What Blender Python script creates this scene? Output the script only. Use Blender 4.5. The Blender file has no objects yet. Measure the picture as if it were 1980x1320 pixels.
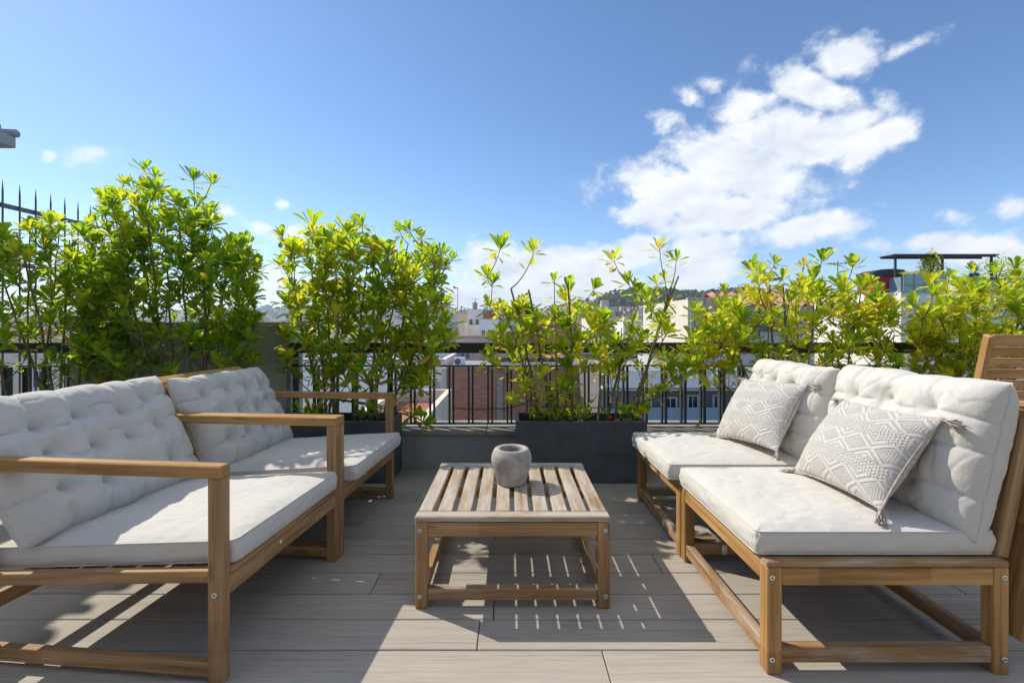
import bpy, math, random
from mathutils import Vector, Matrix, noise
R = math.radians
random.seed(7)
SC = bpy.context.scene
COL = SC.collection

# ---- camera constants measured off the place: eye 1.0 m above the deck, looking along +Y
F, CX, CY = 900.0, 985.0, 628.0
def P(px, py, Y):
    return Vector(((px-CX)*Y/F, Y, 1-(py-CY)*Y/F))

# ------------------------------------------------------------------ mesh builder
class MB:
    def __init__(s):
        s.v, s.f, s.uv, s.m, s.sm, s.at = [], [], [], [], [], []
    def add(s, verts, faces, uvs=None, mi=0, smooth=False, at=None):
        o = len(s.v)
        s.v.extend(verts)
        for k, fc in enumerate(faces):
            s.f.append([i+o for i in fc])
            s.uv.append(uvs[k] if uvs else None)
            s.m.append(mi); s.sm.append(smooth)
            if at is not None: s.at.append(at)
    def box(s, c, size, R_=None, b=0.0025, mi=0, uvo=None):
        c = Vector(c); h = [x/2 for x in size]
        b = min(b, min(h)*0.45)
        L = max(range(3), key=lambda i: h[i]); A, B = [i for i in range(3) if i != L]
        ru, rv = uvo if uvo else (random.uniform(0, 50), random.uniform(0, 50))
        vs, idx = [], {}
        for sx in (-1, 1):
            for sy in (-1, 1):
                for sz in (-1, 1):
                    sg = (sx, sy, sz)
                    for ax in range(3):
                        idx[sg+(ax,)] = len(vs)
                        vs.append(Vector([sg[i]*(h[i] if i == ax else h[i]-b) for i in range(3)]))
        fs = []
        for ax in range(3):
            o1, o2 = [i for i in range(3) if i != ax]
            for sa in (-1, 1):
                q = []
                for s1, s2 in ((-1, -1), (1, -1), (1, 1), (-1, 1)):
                    sg = [0, 0, 0]; sg[ax] = sa; sg[o1] = s1; sg[o2] = s2
                    q.append(idx[tuple(sg)+(ax,)])
                fs.append(q)
        for ax in range(3):                    # edges parallel to ax
            o1, o2 = [i for i in range(3) if i != ax]
            for s1 in (-1, 1):
                for s2 in (-1, 1):
                    def g(sa, which):
                        sg = [0, 0, 0]; sg[ax] = sa; sg[o1] = s1; sg[o2] = s2
                        return idx[tuple(sg)+(which,)]
                    fs.append([g(-1, o1), g(1, o1), g(1, o2), g(-1, o2)])
        for sx in (-1, 1):
            for sy in (-1, 1):
                for sz in (-1, 1):
                    fs.append([idx[(sx, sy, sz, a)] for a in range(3)])
        uvs = []
        for k, fc in enumerate(fs):
            n = (vs[fc[1]]-vs[fc[0]]).cross(vs[fc[2]]-vs[fc[0]])
            m = sum((vs[i] for i in fc), Vector())
            if n.dot(m) < 0: fc.reverse(); n = -n
            ends = abs(n.normalized()[L]) > .8
            uvs.append([((vs[i][A]*.15+ru, vs[i][B]+rv) if ends else (vs[i][L]+ru, vs[i][A]+vs[i][B]+rv)) for i in fc])
        if R_ is not None: vs = [R_ @ v for v in vs]
        s.add([v+c for v in vs], fs, uvs, mi)
    def beam(s, p, q, w, h, up=(0, 0, 1), b=0.0025, mi=0):
        p, q = Vector(p), Vector(q); d = q-p
        x = d.normalized(); y = Vector(up).cross(x).normalized(); z = x.cross(y)
        M = Matrix((x, y, z)).transposed()
        s.box((p+q)/2, (d.length, w, h), M, b, mi)
    def tube(s, pts, rad, n=6, mi=0, smooth=True, cap=True):
        pts = [Vector(p) for p in pts]
        if not isinstance(rad, (list, tuple)): rad = [rad]*len(pts)
        vs, fs, uvs = [], [], []
        ref = Vector((0.3, 1, .2)).normalized()
        dist = 0
        ru = random.uniform(0, 20)
        ds = []
        for i, p in enumerate(pts):
            t = (pts[min(i+1, len(pts)-1)]-pts[max(i-1, 0)])
            t = t.normalized() if t.length > 1e-9 else Vector((0, 0, 1))
            a = t.cross(ref)
            if a.length < .1: a = t.cross(Vector((1, 0, 0)))
            a.normalize(); b = t.cross(a)
            if i: dist += (pts[i]-pts[i-1]).length
            ds.append(dist)
            for k in range(n):
                an = 2*math.pi*k/n
                vs.append(p+(a*math.cos(an)+b*math.sin(an))*rad[i])
        for i in range(len(pts)-1):
            for k in range(n):
                k2 = (k+1) % n
                fs.append([i*n+k, i*n+k2, (i+1)*n+k2, (i+1)*n+k])
                uvs.append([(ru+ds[i], k*.02), (ru+ds[i], (k+1)*.02), (ru+ds[i+1], (k+1)*.02), (ru+ds[i+1], k*.02)])
        if cap:
            fs.append(list(range(n))[::-1]); uvs.append([(ru, 0)]*n)
            fs.append([(len(pts)-1)*n+k for k in range(n)]); uvs.append([(ru, 0)]*n)
        s.add(vs, fs, uvs, mi, smooth)
    def lathe(s, prof, n=32, c=(0, 0, 0), M=None, mi=0, smooth=True):
        c = Vector(c); vs, fs = [], []
        for r, z in prof:
            for k in range(n):
                a = 2*math.pi*k/n
                v = Vector((r*math.cos(a), r*math.sin(a), z))
                vs.append((M @ v if M else v)+c)
        for i in range(len(prof)-1):
            for k in range(n):
                k2 = (k+1) % n
                fs.append([i*n+k, i*n+k2, (i+1)*n+k2, (i+1)*n+k])
        s.add(vs, fs, None, mi, smooth)
    def quad(s, a, b, c, d, mi=0, uv=None):
        s.add([Vector(a), Vector(b), Vector(c), Vector(d)], [[0, 1, 2, 3]], [uv] if uv else None, mi)
    def build(s, name, mats, parent=None, loc=(0, 0, 0)):
        me = bpy.data.meshes.new(name)
        me.from_pydata([tuple(v) for v in s.v], [], s.f)
        if not isinstance(mats, (list, tuple)): mats = [mats]
        for m in mats: me.materials.append(m)
        me.polygons.foreach_set('material_index', s.m)
        me.polygons.foreach_set('use_smooth', s.sm)
        ul = me.uv_layers.new(name='UVMap')
        flat = []
        for fc, u in zip(s.f, s.uv):
            if u is None:
                for i in fc: flat += [s.v[i][0], s.v[i][1]]
            else:
                for t in u: flat += [t[0], t[1]]
        ul.data.foreach_set('uv', flat)
        if s.at:
            a = me.attributes.new('tint', 'FLOAT', 'FACE')
            a.data.foreach_set('value', s.at)
        me.update()
        o = bpy.data.objects.new(name, me)
        COL.objects.link(o)
        o.location = loc
        if parent: o.parent = parent
        return o

def tag(o, label, cat, group=None):
    o['label'] = label; o['category'] = cat
    if group: o['group'] = group
    return o
def thing(name, label, cat, loc=(0, 0, 0), rz=0, group=None):
    o = bpy.data.objects.new(name, None); COL.objects.link(o)
    o.empty_display_size = .1
    o.location = loc; o.rotation_euler = (0, 0, rz)
    return tag(o, label, cat, group)
def struct(o):
    o['kind'] = 'structure'; return o
def children(o): return [c for c in bpy.data.objects if c.parent == o]
def dup(root, loc, rz, label, group=None, kids=None):
    r = root.copy(); COL.objects.link(r); r.location = loc; r.rotation_euler = (0, 0, rz)
    r['label'] = label
    if group: r['group'] = group
    for ch in (kids or children(root)):
        c = ch.copy(); COL.objects.link(c); c.parent = r
        for g in children(ch):
            d = g.copy(); COL.objects.link(d); d.parent = c
    return r

# ------------------------------------------------------------------ node helpers
class E:
    """arithmetic on shader sockets"""
    nt = None
    def __init__(s, sock): s.s = sock
    @staticmethod
    def op(o, a, b=None, c=None, clamp=False):
        n = E.nt.nodes.new('ShaderNodeMath'); n.operation = o; n.use_clamp = clamp
        for i, x in enumerate((a, b, c)):
            if x is None: continue
            if isinstance(x, E): E.nt.links.new(x.s, n.inputs[i])
            else: n.inputs[i].default_value = x
        return E(n.outputs[0])
    def __add__(a, b): return E.op('ADD', a, b)
    __radd__ = __add__
    def __sub__(a, b): return E.op('SUBTRACT', a, b)
    def __rsub__(a, b): return E.op('SUBTRACT', b, a)
    def __mul__(a, b): return E.op('MULTIPLY', a, b)
    __rmul__ = __mul__
    def __truediv__(a, b): return E.op('DIVIDE', a, b)
    def abs(a): return E.op('ABSOLUTE', a)
    def fract(a): return E.op('FRACT', a)
    def sin(a): return E.op('SINE', a)
    def sqrt(a): return E.op('SQRT', a)
    def max(a, b): return E.op('MAXIMUM', a, b)
    def min(a, b): return E.op('MINIMUM', a, b)
    def gt(a, b): return E.op('GREATER_THAN', a, b)
    def step(a, lo, hi):
        n = E.nt.nodes.new('ShaderNodeMapRange'); n.interpolation_type = 'SMOOTHSTEP'
        E.nt.links.new(a.s, n.inputs[0]); n.inputs[1].default_value = lo; n.inputs[2].default_value = hi
        return E(n.outputs[0])

def new_mat(name, rough=.7, spec=.3):
    m = bpy.data.materials.new(name); m.use_nodes = True
    nt = m.node_tree; E.nt = nt
    bs = nt.nodes['Principled BSDF']
    bs.inputs['Roughness'].default_value = rough
    bs.inputs['Specular IOR Level'].default_value = spec
    return m, nt, bs
def uvnode(nt): return nt.nodes.new('ShaderNodeTexCoord').outputs['UV']
def objnode(nt): return nt.nodes.new('ShaderNodeTexCoord').outputs['Object']
def mapping(nt, vec, scale, loc=(0, 0, 0)):
    n = nt.nodes.new('ShaderNodeMapping'); nt.links.new(vec, n.inputs[0])
    n.inputs['Scale'].default_value = scale; n.inputs['Location'].default_value = loc
    return n.outputs[0]
def tnoise(nt, vec, scale, detail=4, rough=.55, dist=0):
    n = nt.nodes.new('ShaderNodeTexNoise'); nt.links.new(vec, n.inputs['Vector'])
    n.inputs['Scale'].default_value = scale; n.inputs['Detail'].default_value = detail
    n.inputs['Roughness'].default_value = rough; n.inputs['Distortion'].default_value = dist
    return E(n.outputs[0])
def ramp(nt, fac, stops):
    n = nt.nodes.new('ShaderNodeValToRGB'); nt.links.new(fac.s, n.inputs[0])
    el = n.color_ramp.elements
    while len(el) < len(stops): el.new(.5)
    for e, (p, c) in zip(el, stops): e.position = p; e.color = (c[0], c[1], c[2], 1)
    return n.outputs[0]
def mixc(nt, fac, a, b, blend='MIX'):
    n = nt.nodes.new('ShaderNodeMix'); n.data_type = 'RGBA'; n.blend_type = blend
    for sock, x in ((n.inputs[0], fac), (n.inputs[6], a), (n.inputs[7], b)):
        if isinstance(x, E): nt.links.new(x.s, sock)
        elif isinstance(x, bpy.types.NodeSocket): nt.links.new(x, sock)
        elif isinstance(x, (int, float)): sock.default_value = x
        else: sock.default_value = (x[0], x[1], x[2], 1)
    return n.outputs[2]
def bump(nt, bs, h, strength=.3, dist=.002):
    n = nt.nodes.new('ShaderNodeBump'); n.inputs['Strength'].default_value = strength
    n.inputs['Distance'].default_value = dist
    nt.links.new(h.s, n.inputs['Height']); nt.links.new(n.outputs[0], bs.inputs['Normal'])

def wood(name, dark, mid, light, weather=0.0, wcol=(.42, .39, .36), rough=.62, thr=.5):
    m, nt, bs = new_mat(name, rough, .25)
    uv = uvnode(nt)
    g1 = tnoise(nt, mapping(nt, uv, (2.2, 55, 1)), 1.0, 6, .6, .4)
    g2 = tnoise(nt, mapping(nt, uv, (7, 330, 1)), 1.0, 3, .6)
    big = tnoise(nt, mapping(nt, uv, (1.1, 5, 1)), 1.0, 3)
    # finger-jointed blocks: each 0.3 m block a slightly different tone
    n = nt.nodes.new('ShaderNodeTexWhiteNoise'); n.noise_dimensions = '2D'
    cell = nt.nodes.new('ShaderNodeVectorMath'); cell.operation = 'FLOOR'
    nt.links.new(mapping(nt, uv, (3.1, 14, 1)), cell.inputs[0]); nt.links.new(cell.outputs[0], n.inputs['Vector'])
    tone = E(n.outputs[0])
    f = (g1-.5)*.85+(g2-.5)*.4+(big-.5)*.6+(tone-.5)*.17+.50
    c = ramp(nt, f, [(.25, dark), (.5, mid), (.75, light)])
    # knots and a few dark mineral streaks
    vo = nt.nodes.new('ShaderNodeTexVoronoi'); nt.links.new(mapping(nt, uv, (3.2, 13, 1)), vo.inputs['Vector']); vo.inputs['Scale'].default_value = 1.0
    kn = 1-E(vo.outputs['Distance']).step(.03, .16)
    c = mixc(nt, kn*.55, c, tuple(x*.45 for x in dark))
    st = tnoise(nt, mapping(nt, uv, (1.3, 120, 1)), 1.0, 3, .5)
    c = mixc(nt, st.step(.60, .72)*.45, c, tuple(x*.7 for x in dark))
    if weather > 0:
        w = tnoise(nt, mapping(nt, uv, (3.5, 22, 1)), 1.0, 8, .7, .3)
        msk = w.step(thr-.17, thr+.22)*weather
        grey = ramp(nt, g1*.5+g2*.5, [(.3, tuple(x*.72 for x in wcol)), (.6, wcol)])
        c = mixc(nt, msk, c, grey)
    nt.links.new(c, bs.inputs['Base Color'])
    bump(nt, bs, g1*.6+g2*.5, .35, .0015)
    return m

M = {}
M['acacia'] = wood('acacia_wood', (.19, .108, .05), (.375, .22, .105), (.52, .33, .165))
M['teak'] = wood('golden_wood', (.22, .115, .042), (.42, .235, .085), (.56, .34, .14))
M['worn'] = wood('worn_wood', (.17, .09, .036), (.33, .18, .07), (.43, .25, .10), .75, (.58, .54, .49), .75, .56)
M['silver'] = wood('weathered_top_wood', (.17, .09, .04), (.30, .18, .09), (.38, .25, .14), .88, (.545, .50, .44), .8, .43)
M['chairwood'] = wood('oiled_chair_wood', (.30, .16, .055), (.50, .29, .115), (.60, .37, .16))

def deck_mat():
    m, nt, bs = new_mat('composite_deck', .72, .25)
    uv = uvnode(nt)
    g1 = (tnoise(nt, mapping(nt, uv, (2.4, 105, 1)), 1.0, 7, .70, .30)-.5)*1.15+.5
    g2 = tnoise(nt, mapping(nt, uv, (11, 420, 1)), 1.0, 2, .6)
    big = tnoise(nt, mapping(nt, uv, (.5, 3, 1)), 1.0, 3)
    dirt = tnoise(nt, objnode(nt), 3.0, 6, .65)
    f = g1*.62+g2*.28+big*.42-.17
    c = ramp(nt, f, [(.26, (.20, .172, .145)), (.46, (.37, .332, .285)), (.74, (.475, .435, .38))])
    c = mixc(nt, dirt.step(.5, .75)*.35, c, (.48, .44, .38))
    nt.links.new(c, bs.inputs['Base Color'])
    bump(nt, bs, g1*.7+g2*.4, .45, .0015)
    return m
M['deck'] = deck_mat()

def plain(name, col, rough=.7, var=.12, scale=3.0, bumps=.0, spec=.3, metal=0, stain=0, stretch=None):
    m, nt, bs = new_mat(name, rough, spec)
    bs.inputs['Metallic'].default_value = metal
    ob = objnode(nt)
    a = tnoise(nt, mapping(nt, ob, stretch) if stretch else ob, scale, 6, .6)
    c = ramp(nt, a, [(.3, tuple(x*(1-var) for x in col)), (.7, tuple(min(1, x*(1+var)) for x in col))])
    if stain:
        b = tnoise(nt, mapping(nt, ob, (1, 1, .25)), scale*.35, 7, .65)
        c = mixc(nt, b.step(.52, .72)*stain, c, tuple(x*.55 for x in col))
    nt.links.new(c, bs.inputs['Base Color'])
    if bumps:
        h = tnoise(nt, ob, scale*14, 5, .6)
        bump(nt, bs, h, .5, bumps)
    return m
M['charcoal'] = plain('charcoal_planter', (.092, .098, .106), .55, .25, 9, .0008)
M['rail'] = plain('dark_rail_paint', (.042, .050, .055), .42, .25, 6, .0)
M['picket'] = plain('rusty_picket_metal', (.20, .15, .125), .6, .3, 20)
M['fencerail'] = plain('blue_grey_steel', (.16, .19, .24), .5, .15, 5)
M['parapet'] = plain('grey_green_render', (.36, .375, .36), .85, .12, 5, .002, stain=.5)
M['coping'] = plain('stone_coping', (.36, .335, .30), .8, .22, 6, .002, stain=.6)
M['block'] = plain('painted_block_render', (.38, .42, .385), .85, .12, 4, .002, stain=.45)
M['soil'] = plain('potting_soil', (.045, .032, .022), .95, .4, 30, .01)
M['bolt'] = plain('zinc_bolt', (.72, .74, .74), .3, .08, 30, metal=.9)
M['hole'] = plain('bolt_socket', (.02, .02, .022), .6)
M['bracket'] = plain('zinc_bracket', (.62, .62, .58), .35, .15, 12, metal=.8)
M['plastic'] = plain('white_plastic_cap', (.75, .73, .68), .5, .05)
M['bark'] = plain('grey_brown_bark', (.21, .165, .125), .85, .3, 25, .003)
M['berry'] = plain('red_berry', (.62, .015, .02), .3, .1, 10)
M['white'] = plain('white_paint', (.72, .72, .70), .6, .06, 4, stain=.25)

def pot_mat():
    m, nt, bs = new_mat('grey_stone_pot', .85, .2)
    ob = objnode(nt)
    a = tnoise(nt, ob, 14, 8, .7, .6); b = tnoise(nt, ob, 90, 4, .6); d = tnoise(nt, ob, 5, 4)
    c = ramp(nt, a*.6+d*.4, [(.34, (.20, .18, .165)), (.48, (.36, .335, .315)), (.64, (.54, .515, .49))])
    nt.links.new(c, bs.inputs['Base Color'])
    bump(nt, bs, a*.8+b*.45, .9, .006)
    return m
M['pot'] = pot_mat()

def cloth_mat(name, col):
    m, nt, bs = new_mat(name, .92, .12)
    ob = objnode(nt)
    a = tnoise(nt, ob, 5, 6, .6)
    c = ramp(nt, a, [(.3, tuple(x*.94 for x in col)), (.7, col)])
    d = tnoise(nt, ob, 2.4, 6, .7)
    c = mixc(nt, d.step(.6, .8)*.25, c, tuple(x*.82 for x in col))
    nt.links.new(c, bs.inputs['Base Color'])
    w = tnoise(nt, mapping(nt, ob, (900, 900, 900)), 1.0, 2)
    f = tnoise(nt, ob, 38, 6, .65, .6)
    cr = 1-((tnoise(nt, mapping(nt, ob, (1, 1.5, 1)), 13, 4, .6, .8)-.5).abs()*9).min(E.op('ADD', 0.0*f, 1.0))
    bump(nt, bs, w*.12+f*.6+cr*.4, .34, .003)
    bs.inputs['Sheen Weight'].default_value = .15
    return m
M['cloth'] = cloth_mat('off_white_canvas', (.615, .592, .548))

def knit_mat():
    m, nt, bs = new_mat('knitted_diamond_cotton', .95, .08)
    uv = uvnode(nt)
    sep = nt.nodes.new('ShaderNodeSeparateXYZ'); nt.links.new(uv, sep.inputs[0])
    wob = tnoise(nt, uv, 9, 3)-.5
    u = E(sep.outputs[0])*1.25+wob*.022; v = E(sep.outputs[1])*1.12+wob*.022
    t = (v*2.5).fract()                       # bands
    isd = E.op('LESS_THAN', t, .62)           # diamond band, else knit band
    tt = t*(1/.62)
    d = ((u*3.0).fract()-.5).abs()*2+(tt-.5).abs()*2
    rings = ((d*2.1).fract()-.5).abs()*2      # nested raised diamonds
    line = rings.step(.28, .62)
    inner = E.op('LESS_THAN', d, .62)
    hatch = ((u*46).fract()-.5).abs().max(((v*46).fract()-.5).abs())*2
    hatch = hatch.step(.45, .8)
    dia = inner*hatch+(1-inner)*line
    zig = ((u*17).fract()-.5).abs()*.06
    kn = (((v+zig)*26).fract()-.5).abs()*2
    kn2 = ((u*34+v*6).fract()-.5).abs()*2
    kn = (kn*.6+kn2*.45).step(.3, .75)
    h = isd*dia+(1-isd)*kn
    fuzz = tnoise(nt, uv, 160, 4, .7)
    h2 = h*.55+fuzz*.6+.02
    c = ramp(nt, h2, [(.10, (.44, .40, .37)), (.38, (.61, .575, .54)), (.85, (.73, .705, .67))])
    nt.links.new(c, bs.inputs['Base Color'])
    bump(nt, bs, h2, .9, .007)
    bs.inputs['Sheen Weight'].default_value = .3
    return m
M['knit'] = knit_mat()
M['tassel'] = plain('tassel_yarn', (.40, .345, .315), .95, .25, 60)

def leaf_mat():
    m, nt, bs = new_mat('glossy_leaf', .40, .38)
    at = nt.nodes.new('ShaderNodeAttribute'); at.attribute_name = 'tint'
    t = E(at.outputs['Fac'])
    c = ramp(nt, t, [(0, (.045, .105, .022)), (.35, (.115, .225, .03)), (.62, (.26, .36, .026)), (.8, (.48, .46, .03)), (1, (.64, .48, .035))])
    nt.links.new(c, bs.inputs['Base Color'])
    tr = nt.nodes.new('ShaderNodeBsdfTranslucent')
    c2 = ramp(nt, t, [(0, (.26, .48, .014)), (.35, (.50, .74, .022)), (.62, (.74, .85, .035)), (.8, (.98, .90, .05)), (1, (.98, .74, .05))])
    nt.links.new(c2, tr.inputs[0])
    mx = nt.nodes.new('ShaderNodeMixShader'); mx.inputs[0].default_value = .58
    nt.links.new(bs.outputs[0], mx.inputs[1]); nt.links.new(tr.outputs[0], mx.inputs[2])
    nt.links.new(mx.outputs[0], nt.nodes['Material Output'].inputs[0])
    return m
M['leaf'] = leaf_mat()
# ------------------------------------------------------------------ deck, parapet, railing
def deck():
    mb = MB(); rnd = random.Random(3)
    y = 1.434-.149*22
    k = 0
    joints = {22: [-.10, .42+2.2], 23: [-.055, 2.4], 21: [.285, -1.9], 24: [-.52, 1.7], 25: [.62, -1.5], 26: [-.9, 1.3], 27: [-.07, 2.1], 28: [-.75, 1.5]}
    while y < 3.25:
        xs = joints.get(k-0, None)
        if xs is None:
            o = rnd.uniform(-2.2, 0); xs = [o, o+2.2]
        cuts = [-5.2]+sorted(xs)+[5.2]
        for a, b in zip(cuts[:-1], cuts[1:]):
            mb.box(((a+b)/2, y+.0745, -.012), (b-a-.003, .1445, .024), None, .0022)
        y += .149; k += 1
    o = mb.build('deck', M['deck']); struct(o)
    mb = MB(); mb.box((0, .6, -.19), (10.4, 5.3, .30), None, .0)
    o = mb.build('terrace_slab', M['hole']); struct(o)
deck()

def parapet():
    t = thing('parapet_wall', 'low grey rendered parapet wall with stone coping under the dark railing', 'wall', (0, 3.27, 0))
    mb = MB()
    mb.box((0, .14, -.15), (10.4, .28, .766), None, .004)
    mb.build('wall', M['parapet'], t)
    mb = MB(); x = -5.2
    while x < 5.2:
        mb.box((x+.42, .135, .251), (.836, .345, .034), None, .004); x += .84
    mb.build('coping', M['coping'], t)
parapet()

BLK = (-3.12, -1.58)
def railing():
    Y = 3.36
    for (xa, xb), lab in (((-4.9, BLK[0]-.01), 'dark metal railing with vertical bars, the short run left of the rendered block'),
                          ((BLK[1]+.01, 4.9), 'long dark metal railing with paired bars behind the central planter')):
        t = thing('balcony_railing', lab, 'railing', (xa, Y, .27), 0, 'railings on the parapet')
        L = xb-xa
        mb = MB(); mb.box((L/2, -.01, .566), (L, .05, .076), None, .004); mb.build('handrail', M['rail'], t)
        mb = MB(); mb.box((L/2, 0, .436), (L, .044, .011), None, .002); mb.build('top_rail', M['rail'], t)
        mb = MB(); mb.box((L/2, 0, .021), (L, .044, .011), None, .002); mb.build('bottom_rail', M['rail'], t)
        x = xa+.4
        posts = [.03, L-.03]+[(q-xa) for q in (-.86, 3.1) if xa < q < xb]
        pm = None
        for q in posts:
            if pm is None:
                mb = MB(); mb.box((0, .0, .26), (.035, .036, .53), None, .003); pm = mb.build('post', M['rail'], t); pm.location = (q, .0, 0)
            else:
                c = pm.copy(); COL.objects.link(c); c.location = (q, 0, 0)
        bm_ = None
        k0 = math.ceil((xa+.08)/.1393)
        k = k0
        while k*.1393 < xb-.08:
            for s in (-.0145, .0145):
                xx = k*.1393+s-xa
                if bm_ is None:
                    mb = MB(); mb.box((0, 0, .2285), (.0115, .036, .4025), None, .002); bm_ = mb.build('baluster', M['rail'], t); bm_.location = (xx, 0, 0)
                else:
                    c = bm_.copy(); COL.objects.link(c); c.location = (xx, 0, 0)
            k += 1
railing()

def block():
    t = thing('rendered_block', 'grey green rendered masonry block standing in the railing behind the big shrubs', 'wall', (-2.35, 3.43, 0))
    mb = MB(); mb.box((0, 0, .34), (BLK[1]-BLK[0], .27, 1.30), None, .006); mb.build('body', M['block'], t)
    mb = MB(); mb.box((0, 0, 1.006), (BLK[1]-BLK[0]+.04, .31, .028), None, .005); mb.build('coping', M['coping'], t)
block()

def picket_fence():
    t = thing('picket_fence', 'tall spiked metal fence rising over the left edge of the terrace', 'fence', (-3.8, 3.49, .3))
    y = 0; pm = None
    while y < 1.5:
        if pm is None:
            mb = MB(); mb.tube([(0, 0, 0), (0, 0, 1.70), (0, 0, 1.785)], [.0065, .0062, .0015], 6); pm = mb.build('picket', M['picket'], t)
        else:
            c = pm.copy(); COL.objects.link(c)
            c.location = (0, y, 0)
        y += .122
    for z in (1.60, 1.165, .1):
        mb = MB(); mb.box((-.014, .70, z), (.012, 1.56, .036), None, .002); mb.build('rail', M['fencerail'], t)
picket_fence()

# ------------------------------------------------------------------ furniture helpers
def bolt(name, parent, p, M3=None):
    mb = MB()
    mb.lathe([(.0, .0022), (.0030, .0022), (.0034, .0036), (.0066, .0036), (.0076, .002), (.0078, -.001)], 20, p, M3, 0)
    mb.lathe([(.0, .0026), (.0029, .0026)], 6, p, M3, 1)
    return mb.build(name, [M['bolt'], M['hole']], parent)
FACE_CAM = Matrix.Rotation(R(90), 3, 'X')       # local +z -> world -y

def fold(x, y, s): return noise.noise(Vector((x*s, y*s, 3.1)))

def cushion(name, w, l, T, mat, parent=None, p=8.0, q=.42, crown=.012, tufts=None, seed=0, wr=.004, nx=96, ny=96, pucker=.003,
            tdep=.05, uvscale=1, sag=None, seam=True, floppy=0):
    """soft filled body: w along local x, l along local y, thickness T along z, centred; flat underside not assumed"""
    rnd = random.Random(seed)
    ox = rnd.uniform(0, 90)
    def ax(n):
        r = []
        for i in range(n+1):
            t = i/n*2-1
            r.append(math.sin(t*math.pi/2)*.62+t*.38)
        return r
    U, V = ax(nx), ax(ny)
    def prof(a): return max(0.0, 1-abs(a)**p)**q
    vs, fs, uvs = [], [], []
    idx = {}
    def depth(x, y):
        if not tufts: return 0
        d = 0
        for (tx, ty) in tufts['pts']:
            r2 = (x-tx)**2+(y-ty)**2
            if r2 < .02: d += .0035*math.exp(-math.sqrt(r2)/.04)*max(0, math.sin(7*math.atan2(y-ty, x-tx)+tx*90))
            d = max(d, tdep*.95*math.exp(-math.sqrt(r2)/.020)+tdep*.38*math.exp(-r2/(2*.045**2)))
        for (ax_, ay_, bx, by, bow) in tufts['lines']:
            dx, dy = bx-ax_, by-ay_; L2 = dx*dx+dy*dy
            t = max(0, min(1, ((x-ax_)*dx+(y-ay_)*dy)/L2))
            L = math.sqrt(L2)
            px_ = ax_+dx*t-dy/L*bow*math.sin(math.pi*t); py_ = ay_+dy*t+dx/L*bow*math.sin(math.pi*t)
            dd = math.hypot(x-px_, y-py_)
            k = 1-.35*math.sin(math.pi*t)
            d = max(d, k*(tdep*.36*math.exp(-dd/.0065)+tdep*.26*math.exp(-(dd/.035)**2)))
        return d
    for side in (1, -1):
        for i, u in enumerate(U):
            for j, v in enumerate(V):
                edge = i in (0, nx) or j in (0, ny)
                if side == -1 and edge: idx[(side, i, j)] = idx[(1, i, j)]; continue
                pu, pv = prof(u), prof(v)
                h = T/2*pu*pv
                # edges pull inwards a little at the middle of the sides for pillows
                x = u*w/2*(1-floppy*(1-v*v)*abs(u)**3); y = v*l/2*(1-floppy*(1-u*u)*abs(v)**3)
                c = crown*(1-u*u)*(1-v*v)
                z = side*(h+c)
                if side == 1:
                    dp = depth(x, y); z -= dp*min(1, pu*pv*1.25)
                    if tufts: x -= dp*.28*abs(u)**7*(1 if u > 0 else -1); y -= dp*.28*abs(v)**7*(1 if v > 0 else -1)
                # wrinkles
                nz = fold(x+ox, y*1.0, 6)*wr*1.6+fold(x*1.3+ox, y*2.2, 17)*wr*.6-.0042*max(0, 1-abs(fold(x+ox, y*1.6, 9))*5)**2*(1 if tufts else 0)
                eu, ev = 1-abs(u), 1-abs(v)
                pk = math.sin((y+ox)*95+3*fold(x, y+ox, 12))*math.exp(-eu*w/2/.045)*(eu > .004)+math.sin((x+ox)*95+3*fold(x+ox, y, 12))*math.exp(-ev*l/2/.045)*(ev > .004)
                z += side*(nz*min(1, pu*pv)+pk*pucker*min(1, pu*pv*1.3)*abs(fold(x+ox, y, 9))*2.2)
                # outline wobble
                x += .006*fold(y+ox, 2.2, 8)*abs(u)**4; y += .006*fold(x+ox, 7.7, 8)*abs(v)**4
                if sag: z += sag(u, v)
                idx[(side, i, j)] = len(vs); vs.append(Vector((x, y, z)))
    for side in (1, -1):
        for i in range(nx):
            for j in range(ny):
                q4 = [idx[(side, i, j)], idx[(side, i+1, j)], idx[(side, i+1, j+1)], idx[(side, i, j+1)]]
                uq = [((a+1)/2, (b+1)/2) for a, b in ((U[i], V[j]), (U[i+1], V[j]), (U[i+1], V[j+1]), (U[i], V[j+1]))]
                if side == -1: q4.reverse(); uq.reverse()
                fs.append(q4); uvs.append(uq)
    mb = MB(); mb.add(vs, fs, uvs, 0, True)
    o = mb.build(name, mat, parent)
    rim = None
    if seam:
        path = [vs[idx[(1, i, 0)]] for i in range(nx+1)]+[vs[idx[(1, nx, j)]] for j in range(1, ny+1)]+[vs[idx[(1, i, ny)]] for i in range(nx-1, -1, -1)]+[vs[idx[(1, 0, j)]] for j in range(ny-1, -1, -1)]
        mb = MB(); mb.tube(path, .0026, 5, cap=False)
        rim = mb.build('piping', mat, o)
    return o

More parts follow.
